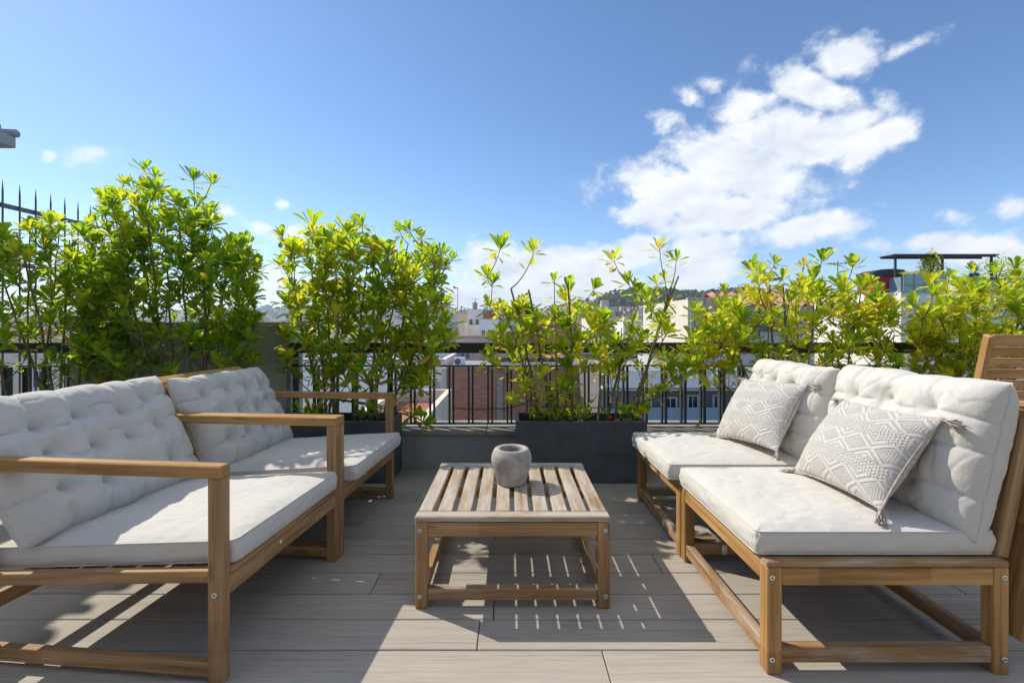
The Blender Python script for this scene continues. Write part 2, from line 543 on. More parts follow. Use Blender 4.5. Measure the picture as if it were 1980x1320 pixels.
def box_cushion(name, w, l, T, mat, seed=0, crown=.014, wr=.004, n=110):
    """boxed seat cushion: flat panels, upright side band, piped seams top and bottom"""
    rnd = random.Random(seed); ox = rnd.uniform(0, 80)
    hw, hl = w/2, l/2
    def axis(h):
        t = [i/n*2-1 for i in range(n+1)]
        return [(math.sin(a*math.pi/2)*.6+a*.4)*h for a in t]
    X, Y = axis(hw), axis(hl)
    rc = .022
    def outline(x, y):                      # round the plan corners
        ax, ay = abs(x), abs(y)
        if ax > hw-rc and ay > hl-rc:
            dx, dy = ax-(hw-rc), ay-(hl-rc); m = max(dx, dy); d = math.hypot(dx, dy)
            if d > 1e-9:
                k = m/d; ax, ay = hw-rc+dx*k, hl-rc+dy*k
        return math.copysign(ax, x), math.copysign(ay, y)
    def topz(x, y):
        e = min(hw-abs(x), hl-abs(y))
        f = 1-math.exp(-e/.035)
        z = T/2-.008+.014*f+crown*(1-(x/hw)**2)*(1-(y/hl)**2)
        z += fold(x+ox, y, 5)*wr*2.0*f+fold(x*1.5+ox, y*3.0, 13)*wr*.9*f
        # puckers run in from the seam
        if hw-abs(x) < hl-abs(y): s, ee = y, hw-abs(x)
        else: s, ee = x, hl-abs(y)
        k = max(0, fold(s+ox, 4.4, 16))
        z -= .011*k*math.exp(-ee/.030)*(1-math.exp(-ee/.006))
        z -= .0016*max(0, 1-abs(fold(x*1.7+ox, y, 7))*6)**2*f
        # drag folds
        z += .0035*math.sin(14*y+9*x+6*fold(x+ox, y, 3.5))*max(0, fold(x+ox, y+9, 4))*f
        return z
    vs, fs = [], []
    T_ = {}; B_ = {}
    for i in range(n+1):
        for j in range(n+1):
            x, y = outline(X[i], Y[j])
            wob = 1+.004*fold(x+y+ox, 1.1, 7)
            T_[i, j] = len(vs); vs.append(Vector((x*wob, y*wob, topz(X[i], Y[j]))))
    for i in range(n+1):
        for j in range(n+1):
            x, y = outline(X[i], Y[j])
            e = min(hw-abs(X[i]), hl-abs(Y[j]))
            B_[i, j] = len(vs); vs.append(Vector((x, y, -T/2+.006*math.exp(-e/.02))))
    for i in range(n):
        for j in range(n):
            fs.append([T_[i, j], T_[i+1, j], T_[i+1, j+1], T_[i, j+1]])
            fs.append([B_[i, j], B_[i, j+1], B_[i+1, j+1], B_[i+1, j]])
    ring = [(i, 0) for i in range(n)]+[(n, j) for j in range(n)]+[(i, n) for i in range(n, 0, -1)]+[(0, j) for j in range(n, 0, -1)]
    levels = 7
    rows = [[T_[r] for r in ring]]
    for L in range(1, levels):
        t = L/levels; row = []
        for k, r in enumerate(ring):
            a, b = vs[T_[r]], vs[B_[r]]
            c = a.lerp(b, t)
            out = Vector((c.x/hw, c.y/hl, 0))
            nrm = Vector((math.copysign(1, c.x) if abs(abs(c.x)-hw) < .012 else 0, math.copysign(1, c.y) if abs(abs(c.y)-hl) < .012 else 0, 0))
            bul = .006*math.sin(math.pi*t)+.004*fold(k*.05+ox, t*3, 1.7)
            row.append(len(vs)); vs.append(c+nrm*bul)
        rows.append(row)
    rows.append([B_[r] for r in ring])
    m = len(ring)
    for a, b in zip(rows[:-1], rows[1:]):
        for k in range(m):
            k2 = (k+1) % m
            fs.append([a[k2], a[k], b[k], b[k2]])
    mb = MB(); mb.add(vs, fs, None, 0, True)
    o = mb.build(name, mat)
    for nm, D, dz in (('piping', T_, .0), ('piping', B_, .0)):
        path = [vs[D[r]]+Vector((0, 0, dz)) for r in ring]+[vs[D[ring[0]]]]
        mb = MB(); mb.tube(path, .0024, 5, cap=False); mb.build(nm, mat, o)
    return o

def tuft_grid(w, l, rows, cols, seed=0, jit=.012):
    """w is local x (up the back), l local y (along the back)"""
    rnd = random.Random(seed)
    g = [[(-w/2+w*(r+1)/(rows+1)+rnd.uniform(-jit, jit), -l/2+l*(c+1)/(cols+1)+rnd.uniform(-jit, jit)) for c in range(cols)] for r in range(rows)]
    pts = [q for r in g for q in r]; lines = []
    for r in range(rows):
        for c in range(cols):
            x, y = g[r][c]
            if c+1 < cols: lines.append((x, y, *g[r][c+1], rnd.choice((-1, 1))*rnd.uniform(.012, .036)))
            if r+1 < rows: lines.append((x, y, *g[r+1][c], rnd.choice((-1, 1))*rnd.uniform(.008, .028)))
            if r == 0: lines.append((x, y, -w/2, y+rnd.uniform(-.02, .02), rnd.uniform(-.015, .015)))
            if r == rows-1: lines.append((x, y, w/2, y+rnd.uniform(-.02, .02), rnd.uniform(-.015, .015)))
            if c == 0: lines.append((x, y, x+rnd.uniform(-.02, .02), -l/2, rnd.uniform(-.02, .02)))
            if c == cols-1: lines.append((x, y, x+rnd.uniform(-.02, .02), l/2, rnd.uniform(-.02, .02)))
    return {'pts': pts, 'lines': lines}

def place(o, origin, ex, ey, ez):
    Mx = Matrix((Vector(ex).normalized(), Vector(ey).normalized(), Vector(ez).normalized())).transposed().to_4x4()
    Mx.translation = Vector(origin)
    o.matrix_world = Mx
    o.location = Vector(origin); o.rotation_euler = Mx.to_euler()

# ------------------------------------------------------------------ coffee table
def coffee_table():
    X0, X1, Y0, Y1 = -.3324, .3546, 1.640, 2.283
    cx = (X0+X1)/2; W = X1-X0; D = Y1-Y0
    t = thing('coffee_table', 'low square slatted wooden coffee table with weathered silvery top', 'table', (cx, Y0, 0))
    wd = M['acacia']; hw = W/2; lg = .043
    for sx in (-1, 1):
        for y in (lg/2, D-lg/2):
            mb = MB(); mb.box((sx*(hw-lg/2), y, .1525), (lg, lg, .305), None, .003); o = mb.build('leg', wd, t)
            for z in (.276, .044):
                if y < .1: bolt('bolt', o, (sx*(hw-.016), 0, z), FACE_CAM)
    for y in (.0165, D-.0165):
        mb = MB(); mb.box((0, y, .279), (W-2*lg-.001, .028, .048), None, .002); mb.build('apron', wd, t)
        mb = MB(); mb.box((0, y+.003, .0485), (W-2*lg-.001, .03, .041), None, .002); mb.build('stretcher', M['worn'] if y < .1 else wd, t)
    for sx in (-1, 1):
        mb = MB(); mb.box((sx*(hw-.017), D/2, .279), (.028, D-2*lg-.001, .048), None, .002); mb.build('apron', wd, t)
        mb = MB(); mb.box((sx*(hw-.021), D/2, .0485), (.03, D-2*lg-.001, .041), None, .002); mb.build('stretcher', M['worn'], t)
    mb = MB(); mb.box((0, .34, .288), (W-.062, .04, .028), None, .002); mb.build('crossbar', wd, t)
    for y, d in ((.025, .052), (D-.028, .056)):
        mb = MB(); mb.box((0, y, .3155), (W+.004, d, .0195), None, .004); mb.build('end_board', M['silver'], t)
    s0, s1 = .0525, D-.0575
    mb = None
    for k in range(10):
        mb = MB(); mb.box((-hw+.0278+k*.0702, (s0+s1)/2, .3155), (.0535, s1-s0, .019), None, .004); mb.build('slat', M['silver'], t)
coffee_table()

def pot():
    mb = MB(); n = []
    out = [(0, 0), (.055, 0), (.061, .004), (.066, .02), (.075, .05), (.083, .082), (.0858, .102), (.084, .122), (.0785, .138), (.0735, .1465), (.069, .1495), (.062, .1500), (.054, .1485), (.0495, .144), (.049, .13), (.058, .1), (.057, .07), (.05, .045), (0, .04)]
    # smooth profile
    prof = []
    for a, b in zip(out[:-1], out[1:]):
        for s in range(3): prof.append((a[0]+(b[0]-a[0])*s/3, a[1]+(b[1]-a[1])*s/3))
    prof.append(out[-1])
    mb.lathe(prof, 64)
    for v in mb.v:
        r = math.hypot(v.x, v.y)
        if r > .01:
            k = 1+.022*noise.noise(v*22)+.008*noise.noise(v*60)
            v.x *= k; v.y *= k
    o = mb.build('stone_pot', M['pot'], None, (.009, 1.990, .3252))
    tag(o, 'empty round grey stone pot on the slatted coffee table', 'pot')
pot()

# ------------------------------------------------------------------ right armless modules (front faces -X)
def right_module():
    W, D, lg = .673, .693, .043
    t = thing('sofa_module', 'nearer armless wooden sofa module, its end frame with four bolts facing the camera', 'sofa', (.7376, 1.331, 0), 0, 'armless sofa modules on the right')
    wd, wn = M['teak'], M['worn']
    for x in (lg/2, D-lg/2):
        for y in (lg/2, W-.001-lg/2):
            mb = MB(); mb.box((x, y, .1525), (lg, lg, .305), None, .003); o = mb.build('leg', wd, t)
            if y < .1:
                for z in (.278, .044): bolt('bolt', o, (x-(.008 if x < .1 else -.006), 0, z), FACE_CAM)
    for y in (.0165, W-.0185):
        mb = MB(); mb.box((D/2, y, .279), (D-2*lg-.001, .028, .049), None, .002); mb.build('apron', wd, t)
        mb = MB(); mb.box((D/2, y+(.005 if y < .1 else -.005), .0525), (D-2*lg-.001, .030, .045), None, .002); mb.build('stretcher', wn, t)
    for x in (.0165, D-.0165):
        mb = MB(); mb.box((x, W/2, .279), (.028, W-2*lg-.002, .049), None, .002); mb.build('apron', wd, t)
        mb = MB(); mb.box((x+(.004 if x < .1 else -.004), W/2, .0525), (.030, W-2*lg-.002, .045), None, .002); mb.build('stretcher', wn, t)
    # seat platform: thin boards on the frame
    for y in (.034, W-.035):
        mb = MB(); mb.box((D/2, y, .3145), (D+.002, .066, .0175), None, .003); mb.build('end_board', M['worn'], t)
    for k in range(6):
        mb = MB(); mb.box((.030+k*.115, W/2, .3145), (.06, W-.1385, .0165), None, .003); mb.build('slat', wd, t)
    # back: two leaning posts and boards between them
    lean = math.tan(R(11.5))
    for y in (.034, W-.034):
        mb = MB(); mb.beam((D+.033, y, .10), (D+.033+lean*.645, y, .745), .034, .098, (0, 1, 0), .003); mb.build('back_post', wd, t)
    for y in (.044, W-.044):
        mb = MB(); mb.beam((D+.004, y, .325), (D+.004+lean*.40, y, .725), .030, .050, (0, 1, 0), .003); mb.build('inner_board', M['acacia'], t)
    for k in range(5):
        z = .40+k*.078; x = D+.005+lean*(z-.10)
        mb = MB(); mb.box((x+.012, W/2, z), (.018, W-.134, .058), Matrix.Rotation(R(11.5), 3, 'Y'), .003); mb.build('back_slat', wd, t)
    z = .752; x = D+.033+lean*(z-.10)
    mb = MB(); mb.box((x, W/2, z), (.07, W-.02, .018), Matrix.Rotation(R(11.5), 3, 'Y'), .003); mb.build('top_rail', wd, t)
    return t, W
rm, RW = right_module()
rm2 = dup(rm, (.7376-.004, 1.331+RW+.002, 0), 0, 'farther armless wooden sofa module, joined behind the one with the bolts')
def bracket():
    mb = MB()
    mb.box((0, 0, .003), (.022, .10, .0025), None, .0006)
    mb.box((0, -.0508, -.016), (.022, .0025, .040), None, .0006)
    mb.lathe([(.0, .002), (.005, .002), (.006, 0)], 12, (0, -.0525, -.026), FACE_CAM)
    o = mb.build('metal_bracket', M['bracket'], None, (.90, 1.331+RW-.005, .0765))
    tag(o, 'bent metal bracket clipping the lower rails of the two right modules together', 'bracket')
bracket()

def cushion_at(o, label, cat, group): return tag(o, label, cat, group)
sc1 = box_cushion('seat_cushion', .70, .615, .078, M['cloth'], 11)
place(sc1, (1.072, 1.668, .3645), (1, 0, 0), (0, 1, 0), (0, 0, 1))
tag(sc1, 'thick off white seat cushion on the nearer right module, front corner facing the camera', 'cushion', 'seat cushions')
sc2 = box_cushion('seat_cushion', .70, .60, .078, M['cloth'], 12)
place(sc2, (1.040, 2.315, .3645), (1, -.0, 0), (0, 1, 0), (0, 0, 1))
tag(sc2, 'off white seat cushion with leaf shadows beside the central planter', 'cushion', 'seat cushions')

def back_cushion(seed, w, l, T, label, origin, up, along, rows=3, cols=4, tdep=.045, **kw):
    o = cushion('back_cushion', w, l, T, M['cloth'], None, 5.5, .45, .012, tuft_grid(w, l, rows, cols, seed), seed, .006, 130, 170, .006, tdep, **kw)
    up = Vector(up).normalized(); al = Vector(along).normalized(); nn = up.cross(al).normalized()
    place(o, origin, up, al, nn)
    return tag(o, label, 'cushion', 'back cushions')
# right ones face -X : up x along must point to -X  -> along = -Y... (z x y = -x)
a = R(13)
b1 = back_cushion(21, .47, .65, .20, 'big off white back cushion behind the nearer patterned pillow', (1.405, 1.672, .600), (math.sin(a), 0, math.cos(a)), (-.10, 1, 0), 3, 3, .042)
b2 = back_cushion(22, .45, .60, .21, 'off white back cushion behind the farther patterned pillow', (1.385, 2.325, .590), (math.sin(a), 0, math.cos(a)), (-.08, 1, 0), 3, 3, .042)

# ------------------------------------------------------------------ knitted pillows
def tassel(parent, p, d, rnd, L=.07):
    mb = MB(); d = Vector(d).normalized(); p = Vector(p)
    a = d.orthogonal().normalized(); b = d.cross(a)
    mb.tube([p-d*.006, p+d*.004, p+d*.014], [.006, .009, .006], 8)
    for k in range(26):
        an = rnd.uniform(0, 6.28); r = rnd.uniform(.1, 1)
        o = (a*math.cos(an)+b*math.sin(an))
        q0 = p+d*.008+o*.004*r
        q1 = p+d*(.03)+o*.013*r
        q2 = p+d*L*rnd.uniform(.75, 1.05)+o*.021*r*rnd.uniform(.5, 1.3)+Vector((rnd.uniform(-1, 1), rnd.uniform(-1, 1), rnd.uniform(-1, .2)))*.007
        mb.tube([q0, q1, q1.lerp(q2, .5)+o*.004*rnd.uniform(-1, 1), q2], [.0022, .0022, .002, .0014], 4)
    return mb.build('tassel', M['tassel'], parent)
def pillow(seed, label, bl, br, tr, tl, T=.15):
    """corners: bottom-left, bottom-right, top-right, top-left as seen from the camera"""
    bl, br, tr, tl = map(Vector, (bl, br, tr, tl))
    c = (bl+br+tr+tl)/4
    ex = ((br+tr)-(bl+tl)).normalized(); ey0 = ((tl+tr)-(bl+br)).normalized()
    ez = ex.cross(ey0).normalized(); ey = ez.cross(ex)
    w = ((br-bl).length+(tr-tl).length)/2; l = ((tl-bl).length+(tr-br).length)/2
    o = cushion('throw_pillow', w, l, T, M['knit'], None, 2.6, .62, .0, None, seed, .006, 110, 110, .002, seam=False, floppy=.07)
    place(o, c, ex, ey, ez)
    mb = MB()
    n = 60; path = []
    fl = .07
    def edge(u, v): return Vector((u*w/2*(1-fl*(1-v*v)*abs(u)**3), v*l/2*(1-fl*(1-u*u)*abs(v)**3), 0))
    for s in range(n): path.append(edge(-1+2*s/n, -1))
    for s in range(n): path.append(edge(1, -1+2*s/n))
    for s in range(n): path.append(edge(1-2*s/n, 1))
    for s in range(n+1): path.append(edge(-1, 1-2*s/n))
    mb.tube(path, .004, 6, cap=False); mb.build('seam', M['tassel'], o)
    rnd = random.Random(seed)
    down = (o.rotation_euler.to_matrix().transposed() @ Vector((0, 0, -1)))
    for sx, sy in ((-1, -1), (1, -1), (1, 1), (-1, 1)):
        d = Vector((sx, sy, 0)).normalized()*.8+down*(.8 if sy > 0 else .15)+Vector((0, 0, .35 if sy > 0 else .25))
        tassel(o, Vector((sx*w/2*.985, sy*l/2*.985, 0)), d, rnd, .058)
    return tag(o, label, 'pillow', 'knitted throw pillows')
pillow(31, 'large knitted diamond pattern pillow with tassels, the one nearer the camera', (1.10, 1.845, .440), (1.135, 1.44, .440), (1.315, 1.39, .715), (1.315, 1.80, .700), .16)
pillow(32, 'knitted diamond pattern pillow with tassels on the cushion beside the planter', (1.045, 2.42, .445), (1.165, 2.03, .445), (1.335, 2.075, .745), (1.245, 2.43, .705), .15)

# ------------------------------------------------------------------ left armchairs (front faces +X, local front at x=0, back to -x)
def left_chair():
    W = .712; pw, pd = .043, .035
    t = thing('armchair', 'nearer wooden armchair with off white cushions, cut by the left edge', 'armchair', (-.7975, 1.290, 0), R(-5.6), 'wooden armchairs on the left')
    wd = M['acacia']
    for y in (pd/2, W-pd/2):
        mb = MB(); mb.box((-pw/2, y, .286), (pw, pd, .572), None, .003); o = mb.build('front_post', wd, t)
        if y < .1: bolt('bolt', o, (-.021, 0, .25), FACE_CAM)
        mb = MB(); mb.box((-.772, y, .286), (pw, pd, .572), None, .003); mb.build('rear_leg', wd, t)
        mb = MB(); mb.box((-.405, y, .590), (.81, pd+.002, .0365), None, .0035); mb.build('armrest', M['teak'], t)
        ys = y+(.001 if y < .1 else -.001)
        mb = MB(); mb.beam((-pw, ys, .297), (-.750, ys, .250), .028, .034, (0, 0, 1), .002); mb.build('side_rail', wd, t)
        mb = MB(); mb.box((-.396, ys, .036), (.706, .026, .040), None, .002); mb.build('stretcher', wd, t)
        yi = y+(.095 if y < .1 else -.095)
        mb = MB(); mb.beam((-.670, yi, .300), (-.905, yi, .730), .030, .055, (0, 1, 0), .003); mb.build('back_post', wd, t)
    mb = MB(); mb.box((-.016, W/2, .262), (.026, W-2*pd-.001, .058), None, .003); o = mb.build('front_apron', wd, t)
    mb = MB(); mb.lathe([(0, .003), (.006, .002), (.007, 0)], 14, (-.003, W*.40, .268), Matrix.Rotation(R(90), 3, 'Y')); mb.build('cap', M['plastic'], o)
    mb = MB(); mb.box((-.655, W/2, .250), (.026, W-2*pd-.001, .04), None, .003); mb.build('rear_apron', wd, t)
    mb = MB(); mb.box((-.772, W/2, .165), (.026, W-2*pd-.001, .045), None, .003); mb.build('rear_stretcher', wd, t)
    mb = MB(); mb.tube([(-.010, pd+.003, .301), (-.010, W-pd-.003, .301)], .0125, 12); mb.build('front_rod', wd, t)
    for k in range(6):
        x = -.075-k*.095
        mb = MB(); mb.box((x, W/2, .303+x*.067), (.06, W-2*pd-.004, .014), Matrix.Rotation(R(-3.8), 3, 'Y'), .003); mb.build('seat_slat', wd, t)
    d = Vector((-.255, 0, .468)).normalized()
    for k in range(4):
        s = .20+k*.092
        c = Vector((-.650, W/2, .262))+d*s+Vector((.468, 0, .255)).normalized()*.036
        mb = MB(); mb.beam(c+Vector((0, -W/2+.040, 0)), c+Vector((0, W/2-.040, 0)), .058, .016, (.468, 0, .255), .003); mb.build('back_slat', wd, t)
    c = Vector((-.912, W/2, .738))
    mb = MB(); mb.beam(c+Vector((0, -W/2+.03, 0)), c+Vector((0, W/2-.03, 0)), .055, .018, (.45, 0, 1), .003); mb.build('top_rail', M['teak'], t)
    return t, W
lc, LW = left_chair()
a1, a2 = R(-5.6), R(-4.4)
o2 = Vector((-.7975, 1.290, 0))+Matrix.Rotation(a1, 3, 'Z') @ Vector((.003, LW+.003, 0))
lc2 = dup(lc, o2, a2, 'farther wooden armchair in front of the dark planter and left shrub')

def on_chair(o, org, ang, loc, ex, ey, ez):
    Rz = Matrix.Rotation(ang, 3, 'Z')
    place(o, Vector(org)+Rz @ Vector(loc), Rz @ Vector(ex), Rz @ Vector(ey), Rz @ Vector(ez))
org1 = Vector((-.7975, 1.290, 0))
tl = R(4.2)
ls1 = box_cushion('seat_cushion', .79, .63, .074, M['cloth'], 41)
on_chair(ls1, org1, a1, (-.388, LW/2+.005, .3235), (math.cos(tl), 0, math.sin(tl)), (0, 1, 0), (-math.sin(tl), 0, math.cos(tl)))
tag(ls1, 'off white seat cushion on the nearer armchair, half in its back shadow', 'cushion', 'seat cushions')
ls2 = box_cushion('seat_cushion', .70, .63, .074, M['cloth'], 42)
on_chair(ls2, o2, a2, (-.300, LW/2, .3295), (math.cos(tl), 0, math.sin(tl)), (0, 1, 0), (-math.sin(tl), 0, math.cos(tl)))
tag(ls2, 'off white seat cushion on the farther armchair, dappled with leaf light', 'cushion', 'seat cushions')
bl_ = R(27)
for org, an, seed, lab, off in ((org1, a1, 51, 'tufted off white back cushion of the nearer armchair, cut by the left edge', (-.012, -.006, .022)), (o2, a2, 52, 'tufted off white back cushion propped in the farther armchair', (.01, .01, .0))):
    o = cushion('back_cushion', .485, .665 if seed == 52 else .70, .165, M['cloth'], None, 4.2, .5, .012, tuft_grid(.475, .665 if seed == 52 else .70, 3, 4, seed, .018), seed, .006, 130, 170, .006, .058)
    up = Vector((-math.sin(bl_), 0, math.cos(bl_))); al = Vector((0, -1, 0)); nn = up.cross(al)
    on_chair(o, org, an, (-.725+off[0], LW/2+off[1], .535+off[2]), up, al, nn)
    tag(o, lab, 'cushion', 'back cushions')

# ------------------------------------------------------------------ slatted garden chair behind the right sofa
def garden_chair():
    t = thing('garden_chair', 'golden slatted wooden garden chair behind the right sofa, cut by the right edge', 'chair', (2.70, 2.46, 0))
    wd = M['chairwood']
    for s in (-1, 1):
        pts = [(s*.255, .0, .40), (s*.262, -.04, .60), (s*.283, -.095, .80), (s*.297, -.135, .945)]
        for a, b in zip(pts[:-1], pts[1:]): pass
        mb = MB(); mb.beam((s*.233, .05, .40), (s*.299, -.13, .950), .045, .028, (1, 0, .1), .008); mb.build('back_post', wd, t)
        mb = MB(); mb.box((s*.245, .075, .20), (.045, .05, .40), None, .005); mb.build('leg', wd, t)
        mb = MB(); mb.box((s*.245, .50, .31), (.045, .05, .62), None, .005); mb.build('leg', wd, t)
        mb = MB(); mb.box((s*.252, .27, .635), (.055, .56, .022), None, .006); mb.build('armrest', wd, t)
        mb = MB(); mb.box((s*.233, .29, .395), (.026, .38, .05), None, .003); mb.build('seat_rail', wd, t)
    for k in range(8):
        z = .515+k*.0585; f = (z-.40)/.55; hw = .233+f*.066
        mb = MB(); mb.box((0, .05-.18*f, z), (2*hw-.036, .014, .0505 if k < 7 else .058), Matrix.Rotation(R(18), 3, 'X'), .003); mb.build('back_slat', wd, t)
    for k in range(7):
        mb = MB(); mb.box((0, .13+k*.066, .43), (.50, .056, .018), None, .003); mb.build('seat_slat', wd, t)
garden_chair()

# ------------------------------------------------------------------ planters
def planter():
    W, D, H, th = .827, .315, .391, .022
    t = thing('planter_box', 'long charcoal planter box standing alone between the two sofas', 'planter', (.4555, 2.935, 0), 0, 'charcoal planter boxes')
    mb = MB()
    mb.box((0, th/2, H/2), (W, th, H), None, .004); mb.box((0, D-th/2, H/2), (W, th, H), None, .004)
    for s in (-1, 1): mb.box((s*(W/2-th/2), D/2, H/2-.0005), (th, D-2*th-.0005, H-.001), None, .003)
    mb.box((0, D/2, .012), (W-.06, D-.06, .02), None, .002)
    mb.build('box', M['charcoal'], t)
    nx, ny = 60, 24; vs, fs = [], []
    for i in range(nx+1):
        for j in range(ny+1):
            x = -W/2+th+(W-2*th)*i/nx; y = th+(D-2*th)*j/ny
            vs.append(Vector((x, y, H-.045+.018*noise.noise(Vector((x*9, y*9, 1)))+.008*noise.noise(Vector((x*40, y*40, 1))))))
    for i in range(nx):
        for j in range(ny): a = i*(ny+1)+j; fs.append([a, a+ny+1, a+ny+2, a+1])
    mb = MB(); mb.add(vs, fs, None, 0, True); mb.build('soil', M['soil'], t)
    return t
pl = planter()
PX = {'c': .4555, 'l2': -1.1625, 'l1': -2.02, 'l0': -2.90, 'r1': 1.93, 'r2': 2.93}
for k, lab in (('l2', 'charcoal planter box behind the farther armchair'), ('l1', 'charcoal planter box under the tallest shrub, hidden behind the armchairs'),
               ('l0', 'charcoal planter box under the leftmost shrub near the spiked fence'), ('r1', 'charcoal planter box behind the back cushions of the right sofa'), ('r2', 'charcoal planter box behind the golden slatted chair')):
    dup(pl, (PX[k], 2.935, 0), 0, lab)
# ------------------------------------------------------------------ shrubs
LEAF = [(0, .06), (.16, .24), (.40, .62), (.66, .97), (.82, 1.0), (.94, .68), (1.0, .12)]
def leaf(mb, base, d, nrm, L, Wd, tint, curl, rnd):
    d = d.normalized(); s = d.cross(nrm)
    if s.length < 1e-4: s = d.orthogonal()
    s.normalize(); n = s.cross(d)
    vs = []; stem = .10
    for t, w in LEAF:
        c = base+d*(L*(t*(1-.12*abs(curl)*t)))+n*(curl*L*.42*t*t)
        w2 = w*Wd/2
        vs += [c-s*w2+n*w2*.38, c, c+s*w2+n*w2*.38]
    fs = []
    for i in range(len(LEAF)-1):
        a = i*3
        fs.append([a, a+1, a+4, a+3]); fs.append([a+1, a+2, a+5, a+4])
    mb.add(vs, fs, None, 0, True, tint)

def rosette(mb, p, axis, n, L, rnd, yellow, base=.35):
    axis = axis.normalized(); a = axis.orthogonal().normalized(); b = axis.cross(a)
    ph = rnd.uniform(0, 6.28)
    rt = rnd.gauss(base, .13)
    ry = rnd.random() < yellow*.5
    sz = rnd.choice((.72, .9, 1.0, 1.08, 1.18)); opn = rnd.uniform(.75, 1.25)
    for k in range(n):
        f = k/(n-1)
        th = R(9+52*opn*f**.8+rnd.uniform(-10, 10)) if f < .8 else R(rnd.uniform(65, 118))
        an = ph+k*2.399+rnd.uniform(-.25, .25)
        o = a*math.cos(an)+b*math.sin(an)
        d = axis*math.cos(th)+o*math.sin(th)
        nrm = axis*math.sin(th)-o*math.cos(th)
        ll = L*sz*(.66+.40*min(1, f*1.6))*rnd.uniform(.72, 1.16)
        t = rt+rnd.gauss(0, .08)
        if f > .7 and rnd.random() < yellow*1.6: t = rnd.uniform(.72, 1.0)
        elif rnd.random() < .22: t = max(.02, rt-rnd.uniform(.15, .35))
        elif ry and f > .35: t = rnd.uniform(.62, .88)
        leaf(mb, p-axis*(.028*f)+o*.004, d, nrm, ll, ll*rnd.uniform(.27, .38), max(0, min(1, t)), rnd.uniform(-.35, .25), rnd)

def lerp_prof(prof, x):
    if x <= prof[0][0]: return prof[0][1]
    for (a, b), (c, d) in zip(prof[:-1], prof[1:]):
        if a <= x <= c: return b+(d-b)*(x-a)/(c-a)
    return prof[-1][1]

